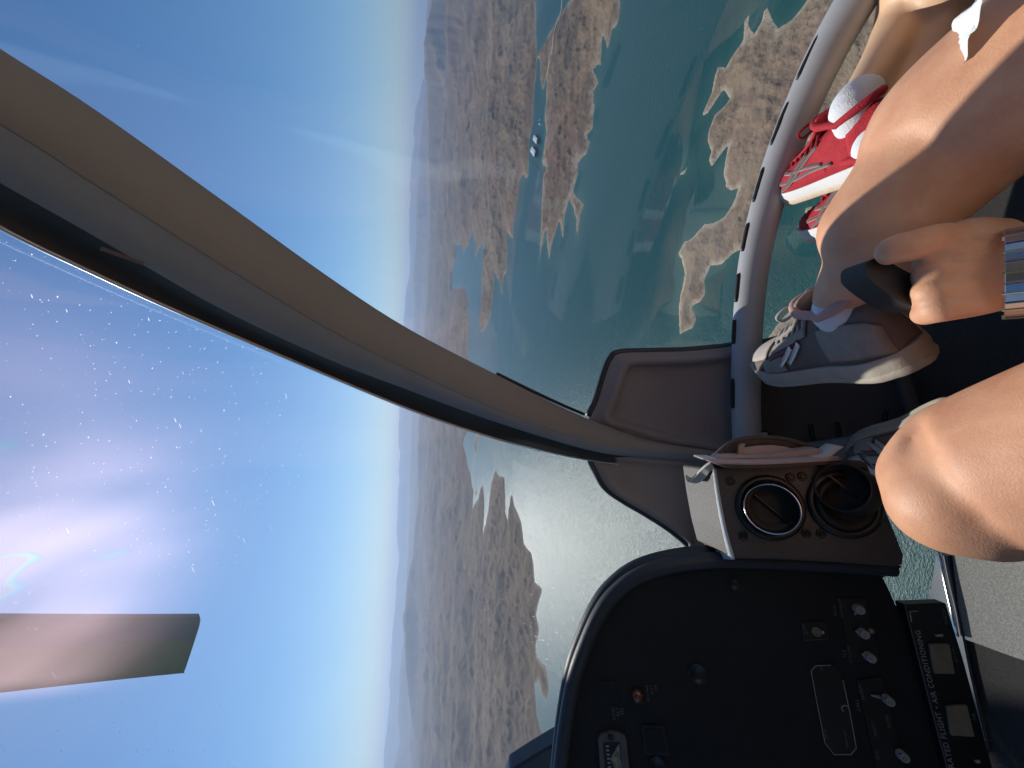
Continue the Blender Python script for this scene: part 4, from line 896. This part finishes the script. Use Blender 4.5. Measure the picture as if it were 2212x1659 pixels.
# ------------------------------------------------------------------ people
def finish_body(bm, name, m, parent, voxel=.0045, smooth=8):
    me = bpy.data.meshes.new(name); bmesh.ops.recalc_face_normals(bm, faces=bm.faces); bm.to_mesh(me); bm.free()
    tmp = bpy.data.objects.new('tmp', me); COL.objects.link(tmp)
    r = tmp.modifiers.new('r', 'REMESH'); r.mode = 'VOXEL'; r.voxel_size = voxel
    s = tmp.modifiers.new('s', 'SMOOTH'); s.iterations = smooth; s.factor = .6
    bpy.context.view_layer.update()
    m2 = bpy.data.meshes.new_from_object(tmp.evaluated_get(bpy.context.evaluated_depsgraph_get())); bpy.data.objects.remove(tmp)
    m2.name = name; o = obj(name, m2, m, parent); return o

SH = [(0, .016, .060), (.010, .027, .078), (.035, .037, .084), (.07, .040, .082), (.10, .040, .078), (.13, .041, .068), (.16, .045, .058), (.19, .049, .050), (.22, .050, .044), (.25, .046, .040), (.272, .037, .036), (.288, .024, .030), (.297, .010, .022)]
def sh_at(x):
    xs = [s[0] for s in SH]; return np.interp(x, xs, [s[1] for s in SH]), np.interp(x, xs, [s[2] for s in SH])
SB = .026
def yc(x, side): return side * (.010 * math.sin(x / .30 * math.pi) )
def upper_pt(x, a, side, off=0):
    w, h = sh_at(x); ca, sa = math.cos(a), math.sin(a); return Vector((x, yc(x, side) + (w + off) * ca, SB + (h + off) * abs(sa) ** .75))
def shoe(mtx, parent, side, st):
    """st: style dictionary of materials. Local x from heel to toe, z up."""
    def add(nm, bm, m, par, smooth=True, sh=None):
        o = obj(nm, bm, m, par, smooth); return o
    def xf(o): o.matrix_world = mtx; return o
    bm = bmesh.new(); rows = []
    xs = np.linspace(0, .297, 34)
    for x in xs: rows.append([bm.verts.new(upper_pt(x, math.pi * k / 20, side)) for k in range(21)])
    for r0, r1 in zip(rows, rows[1:]):
        for k in range(20): bm.faces.new((r0[k], r0[k + 1], r1[k + 1], r1[k]))
        bm.faces.new((r0[20], r0[0], r1[0], r1[20]))
    bm.faces.new(rows[0]); bm.faces.new(rows[-1][::-1])
    up = obj('shoe', bm, st['upper'], parent)
    up.matrix_world = mtx
    # sole
    def sole(z0, z1, grow, m, nm, wave=0):
        bm = bmesh.new(); n = 40; A_ = []; B_ = []
        ts = [(x, 1) for x in np.linspace(-.006, .303, n)] + [(x, -1) for x in np.linspace(.303, -.006, n)]
        for x, s in ts:
            xx = min(max(x, 0), .297); w, _ = sh_at(xx); edge = math.sqrt(max(0, 1 - max(0, (x - .26) / .0435) ** 2)) if x > .26 else (math.sqrt(max(0, 1 - ((.03 - x) / .0365) ** 2)) if x < .03 else 1)
            ww = (max(w, .030 if x < .03 else .036 if x > .26 else w) + grow) * edge; rise = .012 * max(0, (x - .2) / .1) ** 2 + .006 * max(0, (.05 - x) / .05)
            A_.append(Vector((x, yc(xx, side) + s * ww, z1 + rise + wave * math.sin(x * 30)))); B_.append(Vector((x, yc(xx, side) + s * (ww - .002), z0 + rise * .9)))
        top = [bm.verts.new(p) for p in A_]; bot = [bm.verts.new(p) for p in B_]; mid = [bm.verts.new((a + b) / 2 + Vector((0, math.copysign(.0025, (a - Vector((a.x, yc(min(max(a.x,0),.297), side), 0))).y), 0))) for a, b in zip(A_, B_)]
        N = len(top)
        for i in range(N):
            j = (i + 1) % N; bm.faces.new((top[i], top[j], mid[j], mid[i])); bm.faces.new((mid[i], mid[j], bot[j], bot[i]))
        for i in range(n - 1): 
            bm.faces.new((top[i], top[i + 1], top[N - 2 - i], top[N - 1 - i])); bm.faces.new((bot[i], bot[N - 1 - i], bot[N - 2 - i], bot[i + 1]))
        bmesh.ops.remove_doubles(bm, verts=bm.verts, dist=.0002)
        o = obj(nm, bm, m, up); sharp(o, 55); return o
    sole(.008, .031, .004, st['mid'], 'midsole', .0015); sole(0, .010, .003, st['out'], 'outsole')
    # toe cap, heel, side overlays as thin shells on the upper
    def shell(nm, x0, x1, a0, a1, m, off=.0018, nx=10, na=12, fn=None):
        bm = bmesh.new(); rows = []
        for i in range(nx + 1):
            row = []
            for k in range(na + 1):
                s = i / nx; q = k / na; x = x0 + (x1 - x0) * s; a = a0 + (a1 - a0) * q
                if fn: x, a = fn(s, q)
                row.append(bm.verts.new(upper_pt(min(max(x, 0), .297), a, side, off)))
            rows.append(row)
        for r0, r1 in zip(rows, rows[1:]):
            for k in range(na): bm.faces.new((r0[k], r0[k + 1], r1[k + 1], r1[k]))
        o = obj(nm, bm, m, up); solid(o, .0012, 0); return o
    PIa = math.pi
    for nm, x0, x1, a0, a1, mm, off in st['shells']: shell(nm, x0, x1, a0, a1, mm, off)
    # tongue and collar
    bm = bmesh.new(); ring = []
    for k in range(24):
        a = 2 * PIa * k / 24; cx = .062 + .046 * math.cos(a); w, h = sh_at(max(cx, .01)); yy = yc(cx, side) + .031 * math.sin(a)
        ring.append(Vector((cx + (.012 if math.cos(a) > .3 else -.004), yy, SB + .082 + .020 * max(0, math.cos(a)) + .010 * max(0, -math.cos(a)))))
    tube(bm, ring + [ring[0], ring[1]], .0065, 10, caps=False); obj('collar', bm, st['collar'], up)
    bm = bmesh.new(); tp = [upper_pt(x, PIa / 2, side, .004) + Vector((0, 0, e)) for x, e in ((.20, 0), (.17, .001), (.14, .003), (.118, .009), (.106, .018), (.100, .026))]
    rows = [[bm.verts.new(p + Vector((0, y, -abs(y) * abs(y) * 8))) for y in (-.020, -.010, 0, .010, .020)] for p in tp]
    for a_, b_ in zip(rows, rows[1:]):
        for k in range(4): bm.faces.new((a_[k], a_[k + 1], b_[k + 1], b_[k]))
    o = obj('tongue', bm, st['tongue'], up); solid(o, .005, 0)
    for i in range(6):
        x = .118 + i * .0155; bm = bmesh.new(); z0 = .010 * max(0, (3 - i) / 3)
        tube(bm, catmull([upper_pt(x - .004, PIa / 2 - .62 + .02 * i, side, .003), upper_pt(x, PIa / 2, side, .009 + z0 * .5), upper_pt(x + .004, PIa / 2 + .62 - .02 * i, side, .003)], 5), .0028, 8); obj('lace', bm, st['lace'], up)
    for sgn in (-1, 1):
        bm = bmesh.new(); c = upper_pt(.114, PIa / 2, side, .018)
        tube(bm, catmull([c, c + Vector((.006, sgn * .018, .012)), c + Vector((.016, sgn * .034, .008)), c + Vector((.020, sgn * .026, -.004)), c + Vector((.006, sgn * .008, .0))], 6), .0026, 8); obj('bow_loop', bm, st['lace'], up)
    st['logo'](up, side, shell)
    return up
def frame_from(heel, toe, upv=(0, 0, 1), scale=1.0):
    heel, toe, upv = Vector(heel), Vector(toe), Vector(upv); x = (toe - heel).normalized(); y = upv.cross(x).normalized(); z = x.cross(y)
    return Matrix.Translation(heel) @ Matrix((x, y, z)).transposed().to_4x4() @ Matrix.Scale(scale, 4)
PI_ = math.pi
def surf_line(up, side, pts, w, m, nm='side_stripe', off=.0028):
    bm = bmesh.new(); c = catmull([upper_pt(x, a, side, off) for x, a in pts], 5); prev = None
    for i, p in enumerate(c):
        t_ = (c[min(i + 1, len(c) - 1)] - c[max(i - 1, 0)]).normalized(); n_ = Vector((0, 1 if p.y > 0 else -1, .5)).normalized(); s_ = t_.cross(n_).normalized() * w
        row = [bm.verts.new(p - s_), bm.verts.new(p + s_)]
        if prev: bm.faces.new((prev[0], prev[1], row[1], row[0]))
        prev = row
    o = obj(nm, bm, m, up); solid(o, .0012, 0); return o
def logo_red(up, side, shell):
    for sg in (0, 1):
        f = lambda a: a if sg == 0 else PI_ - a
        for pts in ([(.115, f(.95)), (.150, f(.62)), (.185, f(.25)), (.215, f(.12))], [(.145, f(1.0)), (.165, f(.7)), (.185, f(.4)), (.20, f(.15))], [(.105, f(.30)), (.14, f(.45)), (.18, f(.62)), (.205, f(.80))], [(.085, f(.22)), (.13, f(.28)), (.17, f(.30)), (.225, f(.42))]):
            surf_line(up, side, pts, .0034, M['paper'], off=.0018); surf_line(up, side, pts, .0024, M['logo'], off=.0026)
    for i in range(9):
        for j in range(7):
            x = .205 + i * .0085; a = .75 + j * .28 + (i % 2) * .1
            if a > 2.45: continue
            bm = bmesh.new(); disc_lathe(bm, upper_pt(x, a, side, .0), (upper_pt(x, a, side, .01) - upper_pt(x, a, side, 0)), [(.0014, 0), (.0014, .0008), (0, .0008)], 7); obj('vent_hole', bm, M['redd'], up)
def logo_grey(up, side, shell):
    for sg in (0, 1):
        f = lambda a: a if sg == 0 else PI_ - a
        for dx, m in ((0, 'reflect'), (.020, 'reflect')):
            surf_line(up, side, [(.150 - dx, f(.62)), (.165 - dx, f(.42)), (.185 - dx, f(.22))], .0045, M[m], 'reflective_slash')
        surf_line(up, side, [(.13, f(.75)), (.16, f(.55)), (.20, f(.5)), (.235, f(.22))], .0014, M['redd'], 'piping', .0026)
red_st = dict(upper=M['red'], mid=M['white_sole'], out=M['cream_sole'], collar=M['red'], tongue=M['red'], lace=M['redd'], logo=logo_red, shells=[('heel_counter', .0, .05, .02, PI_ - .02, M['red'], .002)])
grey_st = dict(upper=M['suede'], mid=M['foam'], out=M['foam'], collar=M['pink'], tongue=M['shoegrey'], lace=M['lace'], logo=logo_grey,
    shells=[('toe_mesh', .215, .288, .62, PI_ - .62, M['toe'], .0022), ('side_overlay', .175, .225, .06, .55, M['shoegrey'], .0024), ('side_overlay', .175, .225, PI_ - .55, PI_ - .06, M['shoegrey'], .0024),
            ('heel_overlay', .0, .085, .10, .75, M['shoegrey'], .0022), ('heel_overlay', .0, .085, PI_ - .75, PI_ - .10, M['shoegrey'], .0022), ('eyelet_stay', .11, .20, .72, 1.05, M['shoegrey'], .0024), ('eyelet_stay', .11, .20, PI_ - 1.05, PI_ - .72, M['shoegrey'], .0024)])

def ray_at_len(px, target, ln):
    """point on the sight line through px, nearer than target, ln away from it"""
    r = ray(*px); a = r.length_squared; b = -2 * r.dot(target); c = target.length_squared - ln * ln; D = b * b - 4 * a * c
    return r * ((-b - math.sqrt(max(D, 0))) / (2 * a))
def rz(px, z): r = ray(*px); return r * (z / r.z)
tR = P(1668, 806, .80); hR_ = ray_at_len((2012, 790), tR, .315); MR = frame_from(hR_, tR, (.72, .05, .66), (tR - hR_).length / .30)
tL = P(1866, 972, .80); hL_ = ray_at_len((2135, 862), tL, .292); ML = frame_from(hL_, tL, (-.8, .1, .4), (tL - hL_).length / .30)
tB = PE(1699, 425, .97); hB = ray_at_len((1975, 338), tB, .275); MB = frame_from(hB, tB, (.72, 0, .62), (tB - hB).length / .30)
tB2 = PE(1758, 514, .95); hB2 = ray_at_len((2030, 418), tB2, .275); MB2 = frame_from(hB2, tB2, (.75, -.1, .65), (tB2 - hB2).length / .30)
print('heels', hR_, hL_, hB, hB2)
# --- the passenger holding the camera: legs, left arm and hand in view
pa = thing('person', 'tanned person in grey sneakers, left hand on lap, steel watch', 'person')
bm = bmesh.new()
kneeR = P(1895, 490, .47); ankR = MR @ Vector((.055, -.006, .110)); hipR = Vector((.40, -.12, -.585)); hipL = Vector((.16, -.14, -.585))
kneeL = P(2056, 1084, .405); ankL = ML @ Vector((.055, .006, .110))
capsule(bm, [hipR, P(2175, 195, .385), P(2035, 335, .43), kneeR], [.098, .083, .070, .060], 8, 28)
capsule(bm, [kneeR + Vector((0, -.015, .0)), kneeR.lerp(ankR, .3) + Vector((.0, -.02, 0)), kneeR.lerp(ankR, .62) + Vector((0, -.008, 0)), ankR, MR @ Vector((.062, -.006, .085))], [.053, .056, .044, .031, .020], 8, 24)
capsule(bm, [hipL, P(2240, 1008, .372), P(2135, 1047, .392), kneeL], [.100, .088, .074, .055], 8, 28)
capsule(bm, [P(2040, 1060, .408), P(2034, 1100, .410)], [.045, .044], 3, 16)
capsule(bm, [P(2010, 1030, .425), P(2075, 1020, .415)], [.046, .052], 4, 20)
capsule(bm, [kneeL + Vector((0, -.01, -.005)), kneeL.lerp(ankL, .3) + Vector((.0, -.022, 0)), kneeL.lerp(ankL, .62) + Vector((0, -.01, 0)), ankL, ML @ Vector((.062, .006, .085))], [.053, .056, .044, .031, .020], 8, 24)
# pelvis, torso, neck, head behind the camera
pel = Vector((.28, -.20, -.56)); chest = Vector((.26, -.33, -.18)); nk = Vector((.25, -.33, .03))
capsule(bm, [hipL + Vector((.03, -.03, .02)), hipR + Vector((-.03, -.03, .02))], [.11, .11], 5, 24)
capsule(bm, [pel, (pel + chest) / 2, chest], [(.15, .12), (.14, .11), (.15, .12)], 6, 28)
capsule(bm, [chest + Vector((-.14, 0, .05)), chest + Vector((.14, 0, .05))], [.065, .065], 5, 24)
capsule(bm, [chest + Vector((0, 0, .1)), nk + Vector((0, .01, .05))], [.06, .055], 4, 20)
capsule(bm, [nk + Vector((0, .02, .11)), nk + Vector((0, .0, .19))], [(.082, .08), (.085, .085)], 4, 24)
shR = chest + Vector((.19, 0, .04)); capsule(bm, [shR, Vector((.50, -.28, -.36)), Vector((.42, -.02, -.40)), Vector((.36, .02, -.38))], [.052, .043, .034, .03], 6, 20)
# left arm and hand
DH = .372
wr = P(2215, 590, .355); shL = chest + Vector((-.19, 0, .04)); elb = Vector((.04, -.16, -.42))
capsule(bm, [shL, shL.lerp(elb, .5) + Vector((-.01, 0, 0)), elb], [.052, .045, .040], 6, 20)
capsule(bm, [elb, elb.lerp(wr, .4), P(2330, 590, .360), wr], [.040, .041, .031, (.029, .029)], 8, 22)
body_main = bm
def H_(u, v, d=0): return P(u, v, DH + d)
capsule(bm, [wr, H_(2160, 588, .0), H_(2100, 585, .004)], [.028, .026, .026], 6, 20)
# metacarpals fan out from the wrist, fingers curl away beneath
mc = [((2170, 560), (2032, 548), .0170), ((2170, 580), (2018, 588), .0165), ((2175, 602), (2015, 628), .0160), ((2180, 625), (2025, 664), .0150)]
mcx = [((2170, 570), (2050, 568), .0168), ((2172, 590), (2048, 608), .0165), ((2178, 614), (2048, 646), .0158)]
for (a, b, r) in mc + mcx: capsule(bm, [H_(*a, .004), H_((a[0] + b[0]) / 2, (a[1] + b[1]) / 2, -.001), H_(*b, .002)], [.0185, .0175, r], 6, 18)
capsule(bm, [H_(2120, 560, .014), H_(2110, 630, .014)], [.019, .018], 4, 18)
capsule(bm, [H_(2150, 520, .012), H_(2085, 522, .010), H_(2050, 530, .010)], [.021, .022, .016], 5, 18)   # thumb base
finish = None
me_main = bmesh.new()
body = finish_body(bm, 'body', M['skinA'], pa, .0042, 26)
# fingers: finer, each its own curl, rooted in the palm
def finger(knu, seq, rs, par, nm='finger'):
    bm = bmesh.new(); capsule(bm, [knu] + seq, rs, 6, 16); return bm
fb = bmesh.new()
capsule(fb, [H_(2075, 528, .010), H_(2030, 520, .004), H_(1975, 530, .000), H_(1928, 540, .006), H_(1921, 548, .010)], [.019, .0165, .0148, .0135, .0112], 7, 20)      # thumb
fingers = [
    [(H_(2045, 552, .004), .0160), (H_(2012, 562, .014), .0138), (H_(2004, 578, .036), .0112), (H_(2030, 590, .048), .0098)],
    [(H_(2035, 590, .004), .0160), (H_(2002, 600, .016), .0138), (H_(1998, 610, .038), .0112), (H_(2026, 618, .050), .0098)],
    [(H_(2035, 628, .004), .0155), (H_(2000, 638, .015), .0134), (H_(1996, 646, .036), .0110), (H_(2024, 645, .048), .0095)],
    [(H_(2038, 662, .004), .0148), (H_(2002, 676, .012), .0120), (H_(1998, 678, .030), .0100), (H_(2014, 672, .040), .0088)]]
for f in fingers: capsule(fb, [p for p, _ in f], [r for _, r in f], 7, 16)
# knit fingers into one surface with the palm by a second, finer pass
pm = bmesh.new()
for (a, b, r) in mc + mcx: capsule(pm, [H_(*a, .004), H_((a[0] + b[0]) / 2, (a[1] + b[1]) / 2, -.001), H_(*b, .002)], [.0188, .0178, r], 6, 18)
capsule(pm, [H_(2120, 560, .014), H_(2110, 630, .014)], [.019, .018], 4, 18)
capsule(pm, [H_(2150, 520, .012), H_(2085, 522, .010), H_(2050, 530, .010)], [.0212, .0222, .016], 5, 18)
capsule(pm, [wr, H_(2160, 588, .0), H_(2100, 585, .004)], [.0285, .0265, .0265], 6, 20)
tmpm = bpy.data.meshes.new('t'); fb.to_mesh(tmpm); pm.from_mesh(tmpm); fb.free()
hand = finish_body(pm, 'hand', M['skinA'], pa, .0016, 14); 
bpy.data.meshes.remove(tmpm)
# join the hand into the body so that the figure stays one mesh
bb = bmesh.new(); bb.from_mesh(body.data); bb.from_mesh(hand.data); bb.to_mesh(body.data); bb.free(); bpy.data.objects.remove(hand)
body.data.polygons.foreach_set('use_smooth', [True] * len(body.data.polygons))
# watch
wt = bpy.data.objects.new('wristwatch', None); COL.objects.link(wt); wt.parent = pa
ax = (CX * .62 - Fw * .78).normalized(); a1 = (CY - ax * CY.dot(ax)).normalized(); a2 = ax.cross(a1).normalized()
wc = P(2204, 590, .352)
for i in range(28):
    t_ = 2 * PI_ * i / 28; p = wc + a1 * .0400 * math.cos(t_) + a2 * .0365 * math.sin(t_); nrm = (p - wc).normalized(); tan_ = nrm.cross(ax)
    bm = bmesh.new(); box(bm, p, ax * .0092, tan_ * .0041, nrm * .0016); bevel(obj('bracelet_link', bm, M['steel'], wt, smooth=False), .0006, 2)
    if i % 2 == 0:
        bm = bmesh.new(); box(bm, wc + (p - wc) * 1.0 + tan_ * .0046, ax * .0105, tan_ * .0007, nrm * .0017); obj('link_bar', bm, M['gold'], wt, smooth=False)
# a dark case under the hand
bm = bmesh.new(); ol_ = catclosed([P(u, v, .392) for u, v in z5([(935, 300), (945, 250), (990, 220), (1060, 215), (1200, 290), (1340, 370), (1420, 470), (1400, 570), (1300, 565), (1200, 535), (1080, 460), (955, 360)])], 3)
prism(bm, ol_, Fw * .03); case = obj('dark_form', bm, M['seat'], None, smooth=False); bevel(case, .006, 3, 30); case.location = (0, 0, 0)  # near-black rounded outline set beneath the thumb and fingers
tag(case, 'small black rounded case under the hand wearing the watch', 'case')
# shorts hem
bm = bmesh.new(); hem = [(2150, -140), (2128, -70), (2106, 0), (2076, 18), (2064, 48), (2065, 85), (2074, 108), (2085, 126), (2094, 92), (2108, 52), (2124, 14), (2150, -60), (2185, -140)]
prism(bm, [P(u, v, .316 + .0009 * (2125 - u)) for u, v in hem], Fw * .006 + CX * .004); bmesh.ops.subdivide_edges(bm, edges=bm.edges, cuts=2, use_grid_fill=True)
for v_ in bm.verts: v_.co += Vector((1, 0, 1)) * .0022 * math.sin(v_.co.x * 260 + v_.co.z * 190)
sh_ = obj('shorts', bm, M['white_cloth'], pa)
bm = bmesh.new(); capsule(bm, [hipL + Vector((0, -.02, .02)), hipR + Vector((0, -.02, .02))], [.125, .125], 5, 24); 
for hp, kn in ((hipR, kneeR), (hipL, kneeL)): capsule(bm, [hp, hp.lerp(kn, .28)], [.115, .104], 4, 24)
s2 = finish_body(bm, 'shorts_leg', M['white_cloth'], sh_, .008, 4)
# shirt
bm = bmesh.new(); capsule(bm, [pel + Vector((0, 0, .06)), (pel + chest) / 2, chest], [(.165, .135), (.155, .125), (.165, .135)], 6, 28); capsule(bm, [chest + Vector((-.15, 0, .05)), chest + Vector((.15, 0, .05))], [.08, .08], 5, 24)
finish_body(bm, 'shirt', M['white_cloth'], pa, .008, 4)
# sneakers
sR = shoe(MR, pa, -1, grey_st); sL = shoe(ML, pa, 1, grey_st)
def sock(Mx, leg_to, hgt, par, f=1.0, zt=.135, sd_=0):
    k = Mx.to_scale().x * f; a = Mx @ Vector((.085, sd_ * .007, .060)); b = Mx @ Vector((.060, sd_ * .006, .085)); c = Mx @ Vector((.055, sd_ * .005, zt)); d = (leg_to - c).normalized()
    bm = bmesh.new(); capsule(bm, [a, b, c, c + d * max(hgt, .002)], [.026 * k, .030 * k, .0325 * k, .0325 * k], 5, 20)
    finish_body(bm, 'sock', M['sock'], par, .0035, 3)
sock(MR, kneeR, 0, pa, 1.1, .098, -1); sock(ML, kneeL, 0, pa, 1.1, .098, 1)

# --- the neighbour in red shoes
pb_ = thing('person', 'second person at the cabin side, bare shins and bright red running shoes', 'person')
bm = bmesh.new()
kB = Vector((.80, .22, -.50)); kB2 = Vector((.66, .12, -.50)); ankB = MB @ Vector((.055, .005, .114)); ank2 = MB2 @ Vector((.055, -.005, .114))
hpB = Vector((.88, -.22, -.60)); hpB2 = Vector((.70, -.22, -.60))
capsule(bm, [hpB, hpB.lerp(kB, .5), kB], [.085, .072, .055], 6, 24); capsule(bm, [hpB2, hpB2.lerp(kB2, .5), kB2], [.085, .072, .055], 6, 24)
mB = P(1935, 85, .63); m2 = P(2020, 120, .60)
capsule(bm, [kB, P(1990, -60, .60), mB, ankB, MB @ Vector((.060, .006, .090))], [.050, .048, .037, .0225, .014], 7, 24)
capsule(bm, [kB2, P(2050, -40, .58), m2, ank2, MB2 @ Vector((.060, -.006, .090))], [.050, .048, .037, .0225, .014], 7, 24)
pc = Vector((.79, -.25, -.58)); cc_ = Vector((.79, -.36, -.2))
capsule(bm, [hpB2 + Vector((0, -.02, .02)), hpB + Vector((0, -.02, .02))], [.10, .10], 4, 20); capsule(bm, [pc, cc_], [(.13, .11), (.13, .11)], 6, 24); capsule(bm, [cc_, cc_ + Vector((0, .01, .2))], [.06, .05], 4, 20); capsule(bm, [cc_ + Vector((0, .02, .28)), cc_ + Vector((0, .02, .34))], [.08, .08], 4, 20)
finish_body(bm, 'body', M['skinB'], pb_, .006, 8)
bm = bmesh.new(); capsule(bm, [pc + Vector((0, 0, -.02)), cc_ + Vector((0, 0, .04))], [(.15, .13), (.15, .13)], 6, 24); capsule(bm, [hpB, hpB.lerp(kB, .4)], [.10, .09], 4, 20); capsule(bm, [hpB2, hpB2.lerp(kB2, .4)], [.10, .09], 4, 20); finish_body(bm, 'clothes', M['white_cloth'], pb_, .009, 4)
shoe(MB, pb_, 1, red_st); shoe(MB2, pb_, -1, red_st)
sock(MB, mB, .024, pb_, 1.04, .114, 1); sock(MB2, m2, .022, pb_, 1.04, .114, -1)
print('objects', len(bpy.data.objects))
